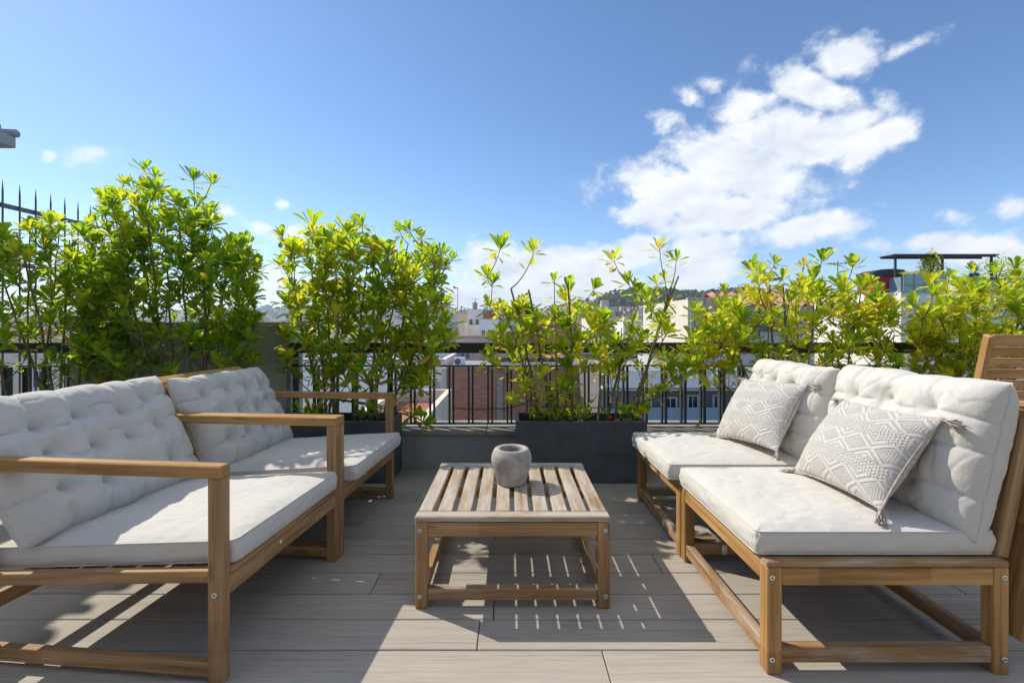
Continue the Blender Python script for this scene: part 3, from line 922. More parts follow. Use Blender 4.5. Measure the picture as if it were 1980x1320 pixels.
def shrub(name, label, key, prof, yb, nros, nstem, seed, tips=(), L=.092, yellow=.1, base=.36, ydep=(2.82, 3.42), soilspan=.36, cut=(), lowfrac=.16, extra_low=14, nleaf=(11, 19), stray=60, bias=1.0):
    """prof: silhouette of the crown (column, top row); the crown is filled from there down to row yb"""
    rnd = random.Random(seed)
    bx = PX[key]; soil = Vector((bx, 3.09, .35))
    t = thing(name, label, 'shrub', tuple(soil), 0, 'evergreen shrubs in the planters')
    Ym = 3.1
    wood_, lv = MB(), MB()
    x0, x1 = prof[0][0]+16, prof[-1][0]-16
    stems = []
    def stem(b, e, r0=.0085, r1=.0035, bow=None):
        b, e = Vector(b), Vector(e); m = b.lerp(e, .45)
        bow = bow if bow is not None else rnd.uniform(.0, .10)
        m += Vector(((b.x-e.x)*bow*1.2+rnd.uniform(-.03, .03), rnd.uniform(-.03, .03), (e-b).length*.06))
        pts = []
        for k in range(13):
            s = k/12
            q = b*(1-s)**2+m*2*s*(1-s)+e*s*s
            q += Vector((noise.noise(q*7+Vector((seed, 0, 0))), noise.noise(q*7+Vector((0, seed, 0))), 0))*.011*math.sin(math.pi*s)
            pts.append(q)
        stems.append(pts)
        wood_.tube([p-soil for p in pts], [r0+(r1-r0)*k/12 for k in range(13)], 7)
        return pts
    targets = []
    for (px, py) in tips:
        Y = rnd.uniform(2.95, 3.25); targets.append((P(px, py, Y), True))
    # main stems reach for points near the silhouette
    for k in range(nstem):
        px = x0+(x1-x0)*(k+.5)/nstem+rnd.uniform(-.3, .3)*(x1-x0)/nstem
        Y = rnd.uniform(2.98, 3.26)
        e = P(px, lerp_prof(prof, px)+rnd.uniform(25, 80), Y)
        bxk = bx+max(-soilspan, min(soilspan, (e.x-bx)*.5+rnd.uniform(-.10, .10)))
        stem((bxk, 3.09+rnd.uniform(-.09, .09), .335), e, rnd.uniform(.0075, .0115))
    for (px, py) in cut:
        Y = rnd.uniform(2.92, 3.15); e = P(px, py, Y)
        stem((bx+max(-soilspan, min(soilspan, (e.x-bx)*.55)), 3.05+rnd.uniform(-.06, .06), .335), e, .0095, .006, .0)
    for k in range(nros):
        for _ in range(30):
            px = rnd.uniform(x0, x1); top = lerp_prof(prof, px)+rnd.uniform(10, 30)
            f = rnd.random()**bias
            py = top+(yb-top)*f
            keep = 1.0 if f < .55 else (1-(f-.55)/.45*(1-lowfrac))
            if rnd.random() < keep: break
        Y = rnd.uniform(*ydep)
        targets.append((P(px, py, Y), False))
    targets.sort(key=lambda q: q[0].z)
    allpts = [p for s in stems for p in s[2:]]
    for p, istip in targets:
        best = None
        for q in allpts:
            dz = p.z-q.z
            if dz < .03: continue
            h = math.hypot(p.x-q.x, (p.y-q.y)*.8)
            c = h*1.25+abs(dz-.5*h-.07)*.8
            if best is None or c < best[0]: best = (c, q)
        q = best[1] if best else allpts[0]
        dv = p-q; h = Vector((dv.x, dv.y, 0))
        m = q+h*.62+Vector((0, 0, dv.z*.30))
        pts = [q*(1-s)**2+m*2*s*(1-s)+p*s*s for s in [i/7 for i in range(8)]]
        ln = dv.length
        r0 = .0024+.0042*min(1, ln/.6)
        wood_.tube([v-soil for v in pts], [r0+(.0022-r0)*i/7 for i in range(8)], 5)
        if ln > .12: allpts += pts[3:7]
        ax = (pts[-1]-pts[-2]).normalized()*.7+Vector((rnd.uniform(-.25, .25), rnd.uniform(-.35, .2), .65))
        n = rnd.randint(*nleaf)
        rosette(lv, p-soil, ax, n, L*rnd.uniform(.8, 1.15), rnd, yellow, base)
        # leaves strung along the twig below the rosette
        for s in (rnd.uniform(.55, .95) for _ in range(rnd.randint(2, 5))):
            i = min(6, int(s*7)); qq = pts[i].lerp(pts[i+1], s*7-i)
            o = Vector((rnd.uniform(-1, 1), rnd.uniform(-1, 1), rnd.uniform(-.5, .7)))
            tn = rnd.uniform(.75, 1) if rnd.random() < yellow else base+rnd.gauss(0, .1)
            ll = L*rnd.uniform(.7, 1.05)
            leaf(lv, qq-soil, o, Vector((0, 0, 1)), ll, ll*.31, max(0, min(1, tn)), rnd.uniform(-.4, .1), rnd)
    for k in range(stray):                      # drooping old leaves on the bare stems
        s = rnd.choice(stems); p = s[rnd.randint(2, 10)]
        o = Vector((rnd.uniform(-1, 1), rnd.uniform(-1, 1), rnd.uniform(-.9, .4)))
        tn = rnd.uniform(.7, 1) if rnd.random() < yellow*2 else base+rnd.gauss(.05, .12)
        ll = L*rnd.uniform(.7, 1.1)
        leaf(lv, p-soil, o, Vector((0, 0, 1)), ll, ll*.31, max(0, min(1, tn)), rnd.uniform(-.5, .1), rnd)
    for k in range(extra_low):                  # young shoots at the rim of the box
        p = Vector((bx+rnd.uniform(-.37, .37), 3.09+rnd.uniform(-.12, .1), .36+rnd.uniform(.02, .10)))
        wood_.tube([Vector((p.x, p.y, .345))-soil, p-soil], [.003, .0022], 5)
        rosette(lv, p-soil, Vector((rnd.uniform(-.5, .5), rnd.uniform(-.6, .1), 1)), rnd.randint(6, 10), L*.8, rnd, yellow*.6, base)
    wood_.build('stems', M['bark'], t)
    lv.build('foliage', M['leaf'], t)
    return t

shrub('pittosporum_shrub', 'leftmost dense green shrub, its branches reaching toward the spiked fence', 'l0',
      [(-90, 440), (-40, 425), (0, 418), (50, 402), (105, 398), (150, 425), (200, 440), (262, 500)], 720, 190, 8, 61, yellow=.08, base=.50, L=.092, stray=70)
shrub('pittosporum_shrub', 'tallest dark green shrub in front of the rendered block', 'l1',
      [(140, 470), (175, 400), (205, 350), (240, 340), (275, 322), (318, 345), (345, 360), (372, 352), (408, 352), (425, 440), (470, 462), (498, 472), (512, 590)], 735, 345, 10, 62,
      tips=((280, 325), (300, 340), (375, 345), (410, 350), (240, 352), (190, 372), (205, 385), (355, 400), (480, 468), (455, 470)), yellow=.07, base=.47, L=.092, stray=110, bias=.85)
shrub('pittosporum_shrub', 'bright green shrub behind the farther armchair, left of the gap in the plants', 'l2',
      [(528, 520), (548, 452), (575, 452), (605, 428), (640, 440), (685, 424), (720, 452), (770, 440), (812, 452), (850, 485), (880, 500)], 758, 265, 10, 63,
      tips=((545, 455), (605, 432), (640, 445), (685, 425), (700, 432), (772, 445), (790, 442), (815, 455), (855, 490), (875, 498), (845, 640), (870, 655), (825, 712), (820, 815), (800, 800), (655, 480)), yellow=.13, base=.57, L=.100, stray=120)
shrub('pittosporum_shrub', 'sparse open shrub with bare stems in the central charcoal planter', 'c',
      [(935, 590), (965, 575), (1000, 560), (1060, 545), (1100, 560), (1150, 600), (1190, 570), (1235, 545), (1290, 545), (1325, 620)], 765, 84, 8, 64,
      tips=((968, 478), (940, 530), (952, 545), (1033, 486), (1072, 540), (1100, 565), (1186, 500), (1150, 555), (1230, 560), (1275, 478), (1308, 500), (1268, 545), (1285, 535), (1215, 545),
            (945, 590), (960, 600), (950, 650), (945, 690), (1000, 640), (1075, 610), (1140, 610), (1150, 640), (1020, 600), (1300, 700), (1320, 720), (1285, 690), (1010, 735), (990, 770), (1240, 790), (1060, 650), (1120, 660), (1190, 660), (1250, 650), (1215, 690)),
      yellow=.24, base=.60, L=.095, cut=((1098, 543), (1302, 540), (1312, 534), (988, 558), (1022, 560)), stray=110, lowfrac=.5, extra_low=22)
shrub('pittosporum_shrub', 'yellow green shrub behind the farther cushion of the right sofa', 'r1',
      [(1322, 640), (1360, 610), (1400, 570), (1425, 545), (1455, 520), (1500, 500), (1550, 512), (1590, 500), (1620, 515), (1655, 508), (1690, 530), (1725, 565), (1752, 600)], 738, 185, 9, 65,
      tips=((1345, 605), (1365, 608), (1335, 665), (1320, 680), (1400, 560), (1415, 610), (1455, 520), (1500, 505), (1475, 515), (1555, 508), (1590, 503), (1650, 512), (1380, 690), (1410, 720), (1470, 525)),
      yellow=.30, base=.64, L=.093, cut=((1488, 550), (1514, 555)), stray=110, ydep=(2.85, 3.45), soilspan=.40)
shrub('pittosporum_shrub', 'yellow green shrub by the golden slatted chair, cut by the right edge', 'r2',
      [(1745, 610), (1770, 570), (1800, 540), (1840, 530), (1880, 515), (1930, 520), (1970, 512), (2030, 520), (2080, 560)], 738, 158, 8, 66,
      tips=((1800, 545), (1835, 535), (1880, 520), (1925, 525), (1965, 515), (1765, 590), (1760, 640)), yellow=.28, base=.64, L=.093, stray=90, ydep=(2.85, 3.45), soilspan=.40)

def berry():
    mb = MB(); pr = [(0, -.011)]+[(.0125*math.cos(a), .0115*math.sin(a)) for a in [(-70+i*14)*math.pi/180 for i in range(11)]]+[(.002, .010)]
    mb.lathe(pr, 18); mb.tube([(0, 0, .009), (.003, .001, .02)], .0012, 5)
    o = mb.build('red_berry', M['berry'], None, tuple(P(1180, 807, 2.995)))
    tag(o, 'small bright red berry lying at the rim of the central planter', 'berry')
berry()
def fallen(loc, label, rz, tint, L=.075):
    mb = MB(); leaf(mb, Vector((0, 0, 0)), Vector((1, .2, .02)), Vector((0, 0, 1)), L, L*.33, tint, .5, random)
    for v in mb.v: v.z += .004
    mb.f += [list(reversed(f)) for f in []]
    o = mb.build('fallen_leaf', M['leaf'], None, loc); o.rotation_euler = (.1, 0, rz)
    tag(o, label, 'leaf', 'fallen dry leaves')
fallen((1.30, 3.30, .272), 'dry yellow leaf on the stone coping under the railing', .1, .96)
fallen((.75, 2.56, .004), 'dry yellow leaf on the deck under the farther right module', -.2, .97, .09)

# ------------------------------------------------------------------ the city
def wallmat(name, col, stain=.35): return plain(name, col, .9, .08, .9, 0, .15, 0, stain)
WM = {'white': wallmat('white_render', (.80, .79, .77), .25), 'cream': wallmat('cream_render', (.74, .66, .54)), 'pink': wallmat('pink_render', (.68, .52, .45)),
      'ochre': wallmat('ochre_render', (.66, .52, .30)), 'grey': wallmat('grey_render', (.52, .51, .50)), 'brick': wallmat('red_brick_wall', (.46, .21, .14)),
      'darkgrey': wallmat('dark_grey_render', (.20, .18, .175), .15), 'lilac': wallmat('pale_lilac_render', (.66, .62, .66))}
WM['stone'] = wallmat('pale_stone_cladding', (.86, .80, .72), .15)
M['tile'] = plain('terracotta_tile', (.50, .27, .185), .85, .3, 2.2, 0, .1, 0, .3)
M['roofgrey'] = plain('grey_roof_sheet', (.34, .34, .36), .8, .15, .7, 0, .2, 0, .3)
M['roofred'] = plain('red_terrace_tile', (.36, .15, .10), .85, .2, .8, 0, .15, 0, .3)
M['frame'] = plain('white_window_frame', (.66, .67, .70), .5, .05)
M['shutter'] = plain('brown_shutter', (.17, .11, .08), .7, .2)
M['dark'] = plain('dark_metal', (.045, .05, .06), .5, .2)
M['awning'] = plain('blue_awning', (.02, .16, .50), .7, .1)
def glass_mat(name, col, rough=.12, alpha=1):
    m, nt, bs = new_mat(name, rough, .6)
    bs.inputs['Base Color'].default_value = (*col, 1)
    return m
M['pane'] = glass_mat('window_glass', (.035, .05, .065))
M['green_glass'] = plain('green_screen_glass', (.23, .42, .36), .25, .15, 1.2, 0, .5)
M['blue_glass'] = plain('blue_balustrade_glass', (.19, .30, .40), .2, .12, 1.2, 0, .5)
def brick_mat():
    m, nt, bs = new_mat('old_red_brickwork', .9, .15)
    ob = objnode(nt)
    sp = nt.nodes.new('ShaderNodeSeparateXYZ'); nt.links.new(ob, sp.inputs[0])
    cb = nt.nodes.new('ShaderNodeCombineXYZ'); nt.links.new(sp.outputs[0], cb.inputs[0]); nt.links.new(sp.outputs[2], cb.inputs[1])
    br = nt.nodes.new('ShaderNodeTexBrick'); nt.links.new(cb.outputs[0], br.inputs[0])
    br.inputs['Scale'].default_value = 1.0; br.inputs['Brick Width'].default_value = .27; br.inputs['Row Height'].default_value = .095
    br.inputs['Mortar Size'].default_value = .012; br.inputs['Bias'].default_value = -.1
    br.inputs['Color1'].default_value = (.50, .225, .145, 1); br.inputs['Color2'].default_value = (.36, .155, .105, 1); br.inputs['Mortar'].default_value = (.40, .27, .21, 1)
    nz = tnoise(nt, ob, 1.2, 6, .65)
    c = mixc(nt, nz.step(.45, .75)*.5, br.outputs[0], (.30, .15, .11))
    sp2 = tnoise(nt, mapping(nt, ob, (1, 1, .45)), 5.5, 2, .4)
    c = mixc(nt, sp2.step(.735, .76), c, (.55, .46, .38))
    nt.links.new(c, bs.inputs['Base Color'])
    bump(nt, bs, E(br.outputs['Fac'])*-1.0, .6, .01)
    return m
M['brickwork'] = brick_mat()

GZ = -16.0
def ground():
    mb = MB(); mb.quad((-9000, -3000, GZ), (9000, -3000, GZ), (9000, 9000, GZ), (-9000, 9000, GZ))
    struct(mb.build('ground', plain('street_ground', (.16, .15, .145), .9, .2, .05)))
ground()

win_cache = {}
def window(parent, x, y, z, w, h, style='plain'):
    key = (round(w, 2), round(h, 2), style)
    if key not in win_cache:
        mb = MB(); fw = .09*w
        mb.box((0, -.02, h/2-fw/2), (w, .12, fw), None, 0); mb.box((0, -.02, -h/2+fw/2), (w, .12, fw), None, 0)
        for s in (-1, 1): mb.box((s*(w/2-fw/2), -.02, 0), (fw, .12, h-2*fw), None, 0)
        mb.box((0, -.01, 0), (fw*.6, .08, h-2*fw), None, 0)
        if style == 'grid':
            for i in range(1, 5): mb.box((-w/2+w*i/5, -.03, 0), (.02, .03, h), None, 0)
            for i in range(1, 5): mb.box((0, -.032, -h/2+h*i/5), (w, .03, .02), None, 0)
        fr = mb.build('window', M['frame'], parent)
        mb = MB(); mb.box((0, .0, 0), (w-2*fw, .05, h-2*fw), None, 0)
        mi = M['shutter'] if style == 'shutter' else M['pane']
        pn = mb.build('pane', mi, fr)
        win_cache[key] = (fr.data, pn.data)
    else:
        a, b = win_cache[key]
        fr = bpy.data.objects.new('window', a); COL.objects.link(fr); fr.parent = parent
        pn = bpy.data.objects.new('pane', b); COL.objects.link(pn); pn.parent = fr
    fr.location = (x, y, z)
    return fr

def house(name, label, cat, X0, X1, Y0, Y1, zt, wall, roof='flat', wins=None, group=None, zb=GZ, parapet=.9, roofm=None, hutch=None, coping=True):
    """a whole building from the street up; local origin at its base"""
    cx, cy = (X0+X1)/2, (Y0+Y1)/2; W, D = X1-X0, Y1-Y0; H = zt-zb
    t = thing(name, label, cat, (cx, cy, zb), 0, group)
    wm = WM.get(wall) or M[wall]
    if roof == 'flat':
        mb = MB(); mb.box((0, 0, (H-parapet)/2), (W, D, H-parapet), None, 0); mb.build('wall', wm, t)
        mb = MB()
        mb.box((0, -D/2+.1, H-parapet/2-.002), (W-.004, .196, parapet), None, 0); mb.box((0, D/2-.1, H-parapet/2-.002), (W-.004, .196, parapet), None, 0)
        for s in (-1, 1): mb.box((s*(W/2-.1), 0, H-parapet/2-.004), (.194, D-.4, parapet), None, 0)
        mb.build('parapet', wm, t)
        mb = MB(); mb.box((0, 0, H-parapet+.02), (W-.42, D-.42, .03), None, 0); mb.build('roof', roofm or M['roofred'], t)
        if coping:
            mb = MB(); mb.box((0, -D/2+.1, H+.03), (W+.1, .3, .06), None, 0); mb.build('coping', M['coping'], t)
    else:
        mb = MB(); mb.box((0, 0, H/2-.4), (W, D, H-.8), None, 0); mb.build('wall', wm, t)
        mb = MB(); rh = roof
        # ridge along x, corrugated tiles
        n = max(4, int(W/.5)); 
        for s in (-1, 1):
            y0, y1 = s*(D/2+.35), 0
            for k in range(n):
                x0, x1 = -W/2-.25+(W+.5)*k/n, -W/2-.25+(W+.5)*(k+1)/n; xm = (x0+x1)/2
                z0, z1 = H-.85, H-.8+rh
                A = [Vector((x0, y0, z0)), Vector((xm, y0, z0+.16)), Vector((x1, y0, z0))]
                B = [Vector((x0, y1, z1)), Vector((xm, y1, z1+.16)), Vector((x1, y1, z1))]
                mb.add(A+B, [[0, 1, 4, 3], [1, 2, 5, 4]], None, 0, False)
        for s in (-1, 1):
            mb.add([Vector((s*W/2, -D/2, H-.8)), Vector((s*W/2, D/2, H-.8)), Vector((s*W/2, 0, H-.8+rh))], [[0, 1, 2]], None, 1, False)
        mb.build('roof', [M['tile'], wm], t)
    if hutch:
        for (fx, fy, w, d, h, mt) in hutch:
            mb = MB(); zz = H-(parapet if roof == 'flat' else 0)
            mb.box((-W/2+fx*W, -D/2+fy*D, zz+h/2), (w, d, h), None, 0)
            mb.box((-W/2+fx*W, -D/2+fy*D, zz+h+.06), (w+.3, d+.3, .12), None, 0, 1)
            mb.build('roof_room', [WM[mt], M['roofgrey']], t)
    if wins:
        cols, w, h, z1, step, rows, style = wins
        for r in range(rows):
            for c in range(cols):
                window(t, -W/2+W*(c+.5)/cols, -D/2-.02, H-z1-r*step, w, h, style)
    return t
def bx(px0, px1, Y): return (px0-CX)*Y/F, (px1-CX)*Y/F
def zz(py, Y): return 1-(py-CY)*Y/F

# brick building just across the courtyard
x0, x1 = bx(864, 1172, 20)
t = house('brick_building', 'low red brick party wall building seen through the railing bars', 'building', x0, x1, 20, 25.5, zz(711, 20), 'brickwork', parapet=.12, roofm=M['roofgrey'], zb=-12)
H = zz(711, 20)+12
mb = MB(); mb.box((-(x1-x0)/2+2.28, -2.79, H/2-.2), (.24, .06, H-.4), None, 0); mb.build('concrete_strip', M['coping'], t)
mb = MB(); mb.box((-(x1-x0)/2-.09, -2.72, H/2), (.18, .3, H), None, 0); mb.build('corner_pier', WM['grey'], t)
mb = MB(); mb.box((.2, .6, H+.10), (4.0, .5, .22), None, 0); mb.build('skylight_kerb', M['dark'], t)
mb = MB()
pts = [(-3.4+i*.35, -2.84, 4.9+12-15.9+6.6+.06*math.sin(i*.9)+max(0, i-9)*.09) for i in range(16)]
mb.tube([(p[0], p[1], H-1.75+.02*math.sin(i*1.3)+max(0, i-7)*.10) for i, p in enumerate(pts)], .022, 5)
mb.build('cable', M['dark'], t)

def ac_unit(loc, label):
    t = thing('air_conditioner', label, 'air conditioner', loc, 0, 'rooftop air conditioners')
    mb = MB(); mb.box((0, 0, .20), (.50, .26, .36), None, .015); mb.build('casing', M['white'], t)
    mb = MB(); mb.lathe([(0, .004), (.03, .004), (.135, .002), (.14, -.002)], 24, (-.09, -.131, .20), FACE_CAM)
    for k in range(6): mb.tube([(-.09-.13*math.cos(k*math.pi/6), -.137, .20-.13*math.sin(k*math.pi/6)), (-.09+.13*math.cos(k*math.pi/6), -.137, .20+.13*math.sin(k*math.pi/6))], .003, 4, 1)
    mb.build('fan_grille', [M['dark'], M['white']], t)
    mb = MB(); mb.box((0, 0, .01), (.46, .30, .02), None, .003); mb.build('foot', M['dark'], t)
ac_unit((*P(889, 702, 22).xy, zz(711, 20)-.07), 'white air conditioner unit on the brick building roof')

# white house left of it, with its small window
x0, x1 = bx(560, 855, 21)
t = house('white_house', 'plain white rendered house left of the brick building with one small window', 'building', x0, x1, 21, 27, zz(697, 21), 'white', parapet=.3, roofm=M['roofgrey'], zb=-12)
window(t, bx(842, 842, 21)[0]-(x0+x1)/2, -3.02, zz(745, 21)+12, .30, .42, 'grid')
x0, x1 = bx(700, 850, 13)
t = house('terrace_wall', 'beige terrace wall with pale coping stepping down beyond the railing', 'wall', -4.4, -2.25, 9.5, 18.2, zz(752, 18.2), 'cream', parapet=.5, roofm=M['roofred'], zb=-12)
# tan brick storey set back behind the brick roof
x0, x1 = bx(800, 1010, 27)
t = house('brick_penthouse', 'tan brick rooftop storey with gridded windows below the handrail', 'building', x0, x1, 27, 33, zz(652, 27), 'pink', parapet=.4, zb=-12)
for px in (815, 856, 900): window(t, bx(px, px, 27)[0]-(x0+x1)/2, -3.02, zz(686, 27)+12, .62, .80, 'grid')
x0, x1 = bx(990, 1130, 24)
t = house('red_roofed_house', 'small lilac house with red roof edge behind the central shrub', 'building', x0, x1, 27.5, 32, zz(688, 24), 'lilac', roof=.5, zb=-12)

# grey flats with white windows, right of the central planter
x0, x1 = bx(1176, 1560, 14)
t = house('grey_apartment_block', 'dark grey apartment block with white framed windows and a pale balcony band', 'building', x0, x1, 15.2, 24, zz(722, 14), 'darkgrey', parapet=.3, roofm=M['roofgrey'], zb=-12)
W = x1-x0
for px, w, h, py in ((1295, .42, .78, 790), (1338, .36, .62, 781), (1386, .30, .62, 781), (1244, .5, .78, 790)):
    window(t, bx(px, px, 15.2)[0]-(x0+x1)/2, -4.42, zz(py, 15.2)+12, w, h)
mb = MB(); mb.box((0, -4.9, zz(738, 14)+12), (W, .12, .62), None, .01); mb.build('balcony_band', WM['white'], t)
mb = MB(); mb.box((0, -4.65, zz(758, 14)+12), (W, .62, .10), None, .01); mb.build('balcony_slab', WM['grey'], t)
mb = MB(); mb.box((0, -5.2, zz(812, 13.6)+12), (W, .03, .45), None, .004); mb.build('glass_balustrade', M['blue_glass'], t)
mb = MB(); mb.box((0, -4.75, zz(830, 13.6)+12), (W, .9, .10), None, .01); mb.build('balcony_slab', WM['grey'], t)
mb = MB(); mb.lathe([(0, .02), (.05, .018), (.07, 0)], 16, (bx(1414, 1414, 15.2)[0]-(x0+x1)/2, -4.43, zz(769, 15.2)+12), FACE_CAM); mb.build('wall_lamp', M['frame'], t)
x0, x1 = bx(1265, 1480, 17)
mbt = thing('rooftop_tank', 'low grey rooftop plant box on the dark grey apartment block', 'roof box', ((x0+x1)/2, 18.2, zz(722, 14)-.28))
mb = MB(); mb.box((0, 0, .35), (x1-x0, 2.0, .70), None, .02); mb.build('casing', WM['grey'], mbt)
mb = MB(); mb.box((0, 0, .73), (x1-x0+.2, 2.2, .06), None, .01); mb.build('lid', M['roofgrey'], mbt)

# cream gable building with pilasters and tile roof
Yc = 27.0
x0, x1 = bx(1330, 1404, Yc)
t = house('gable_wall_building', 'cream rendered building with vertical strips and ochre edging, left of the tiled roof', 'building', x0, x1+1.0, Yc, Yc+9, zz(578, Yc), 'cream', parapet=.5, coping=False, zb=-14)
W = x1+1.0-x0; H = zz(578, Yc)+14
for k, px in enumerate((1337, 1350, 1366, 1384)):
    mb = MB(); mb.box((bx(px, px, Yc)[0]-(x0+x1+1)/2, -4.56, H/2), (.16 if k != 1 else .42, .12, H-.02), None, .005); mb.build('pilaster', WM['ochre'] if k == 1 else WM['grey'], t)
mb = MB(); mb.box((0, -4.5, H+.04), (W+.1, .24, .08), None, 0); mb.build('edging', WM['ochre'], t)
for px in (1352, 1376): window(t, bx(px, px, Yc)[0]-(x0+x1+1)/2, -4.53, zz(652, Yc)+14, .45, .8)
x0, x1 = bx(1404, 1575, Yc-1)
t = house('tiled_roof_building', 'pale grey building with terracotta tile roof behind the right shrub', 'building', x0, x1, Yc-1, Yc+3, zz(590, Yc-1)+.8, 'grey', roof=.75, zb=-14)
H = zz(590, Yc-1)+.8+14
mb = MB(); mb.box((-.2, -2.02, H-1.75), (2.6, .18, 1.0), None, .0); mb.build('loggia', M['pane'], t)
for px in (1500, 1545): window(t, bx(px, px, Yc-1)[0]-(x0+x1)/2, -2.02, H-4.0, .7, 1.2)

# modern white building with roof terrace on the right
Yt = 29.0
x0, x1 = bx(1742, 2080, Yt)
zt = zz(563, Yt)
t = house('white_modern_building', 'large pale stone clad building carrying the roof terrace with pergola', 'building', x0, x1, Yt, Yt+14, zt, 'stone', parapet=.25, roofm=M['roofgrey'], zb=-14)
cxx = (x0+x1)/2; H = zt+14
mb = MB()
for k in range(9): mb.box((0, -7.012, H-.8-k*.62), (x1-x0, .03, .022), None, 0)
mb.build('cladding_joints', WM['grey'], t)
for px, py, w, h in ((1865, 590, .9, 1.1), (1945, 588, .5, 1.0), (1855, 618, .9, 1.2)):
    window(t, bx(px, px, Yt)[0]-cxx, -7.03, zz(py, Yt)+14, w, h)
def terrace_screen(pa, pb, pt, pbm, mt, label, Y=Yt):
    xa, xb = bx(pa, pb, Y)
    t = thing('glass_screen', label, 'glass screen', ((xa+xb)/2, Y-.02, zz(pbm, Y)), 0, 'glass screens on the roof terrace')
    h = zz(pt, Y)-zz(pbm, Y)
    mb = MB(); mb.box((0, -.02, h/2), (xb-xa, .03, h), None, .005); mb.build('panel', M[mt], t)
    mb = MB(); n = 4
    for k in range(n+1): mb.box((-(xb-xa)/2+(xb-xa)*k/n, -.05, h/2), (.035, .04, h), None, .0)
    mb.box((0, -.056, h*.42), (xb-xa, .03, .04), None, 0)
    mb.build('mullions', M['roofgrey'], t)
terrace_screen(1745, 1828, 530, 566, 'green_glass', 'greenish glass screen under the hedge of the roof terrace')
def side_screen():
    X = bx(1744, 1744, Yt)[0]; h = zz(535, Yt)-zt
    t = thing('glass_screen', 'short bluish glass screen left of the greenish one on the roof terrace', 'glass screen', (X, Yt+1.6, zt), 0, 'glass screens on the roof terrace')
    mb = MB(); mb.box((.03, 0, h/2), (.03, 3.1, h), None, .004); mb.build('panel', M['blue_glass'], t)
    mb = MB()
    for k in range(4): mb.box((-.005, -1.5+k, h/2), (.035, .04, h), None, 0)
    mb.build('mullions', M['roofgrey'], t)
side_screen()
terrace_screen(1900, 2060, 541, 562, 'blue_glass', 'long blue glass balustrade of the roof terrace at the right edge')
def pergola():
    xa, xb = bx(1745, 1940, Yt); ztop = zz(494, Yt)
    t = thing('pergola', 'dark metal flat pergola on the roof terrace', 'pergola', (xa, Yt+.6, zt))
    L = xb-xa; h = ztop-zt
    for x in (.05, L*.485, L-.12):
        mb = MB(); mb.box((x, 0, h/2), (.11, .11, h), None, .01); mb.build('post', M['dark'], t)
    for y in (0, .9):
        mb = MB(); mb.box((L/2, y, h+.06), (L+.3, .13, .12), None, .01); mb.build('beam', M['dark'], t)
    mb = MB(); mb.box((L/2, .45, h+.145), (L+.45, 1.3, .045), None, .005); mb.build('canopy', M['roofgrey'], t)
pergola()
def sofa_box():
    xa, xb = bx(1712, 1777, Yt)
    t = thing('red_terrace_cabin', 'low red box with dark rounded cover on the roof terrace', 'storage box', ((xa+xb)/2, Yt+1.7, zt))
    w = xb-xa; h = zz(513, Yt)-zt
    mb = MB(); mb.box((0, 0, h*.40), (w, 1.4, h*.78), None, .05); mb.build('body', plain('red_paint', (.50, .03, .035), .5, .1, 2), t)
    mb = MB()
    pr = [(-w/2-.03, 0), (-w/2-.03, .3), (-w/4, .48), (w/8, .52), (w/2-.1, .46), (w/2+.03, .3), (w/2+.03, 0)]
    vs = [Vector((x, s*.74, h*.62+z)) for s in (-1, 1) for x, z in pr]; n = len(pr)
    mb.add(vs, [list(range(n))[::-1], list(range(n, 2*n))]+[[k, k+1, n+k+1, n+k] for k in range(n-1)]+[[n-1, 0, n, 2*n-1]])
    mb.build('cover', M['dark'], t)
sofa_box()
def bush_clump(name, label, cat, loc, w, h, n, tint, seed, L=.16, trunk=True, pot=True):
    rnd = random.Random(seed); t = thing(name, label, cat, loc)
    mb = MB()
    for k in range(n):
        d = Vector((rnd.gauss(0, 1), rnd.gauss(0, 1), rnd.gauss(0, 1))).normalized()*rnd.uniform(.45, 1.0)*(1+.25*noise.noise(Vector((k*.3, seed, 0))))
        p = Vector((d.x*w/2, d.y*w/2, h*.55+d.z*h*.45))
        leaf(mb, p, Vector((d.x+rnd.uniform(-.6, .6), d.y+rnd.uniform(-.6, .6), d.z+rnd.uniform(-.3, .8))), Vector((0, 0, 1)), L*rnd.uniform(.7, 1.3), L*.5, max(0, min(1, tint+rnd.gauss(0, .12))), -.2, rnd)
    mb.build('foliage', M['leaf'], t)
    mb = MB(); mb.tube([(0, 0, 0), (.02, 0, h*.3), (.0, 0, h*.8)], [w*.05, w*.04, w*.01], 7)
    for k in range(5): mb.tube([(0, 0, h*.25), (rnd.uniform(-.3, .3)*w, rnd.uniform(-.3, .3)*w, h*.75)], [w*.025, w*.008], 5)
    mb.build('stem', M['bark'], t)
    return t
bush_clump('potted_bush', 'pale variegated bush under the pergola on the roof terrace', 'bush', (*P(1800, 525, Yt+.8).xy, zt), 1.20, 2.55, 1100, .68, 71, L=.19)
bush_clump('terrace_tree', 'small loose green tree beside the right post of the pergola', 'tree', (*P(1925, 525, Yt+1.6).xy, zt), 2.0, 2.5, 520, .36, 72)
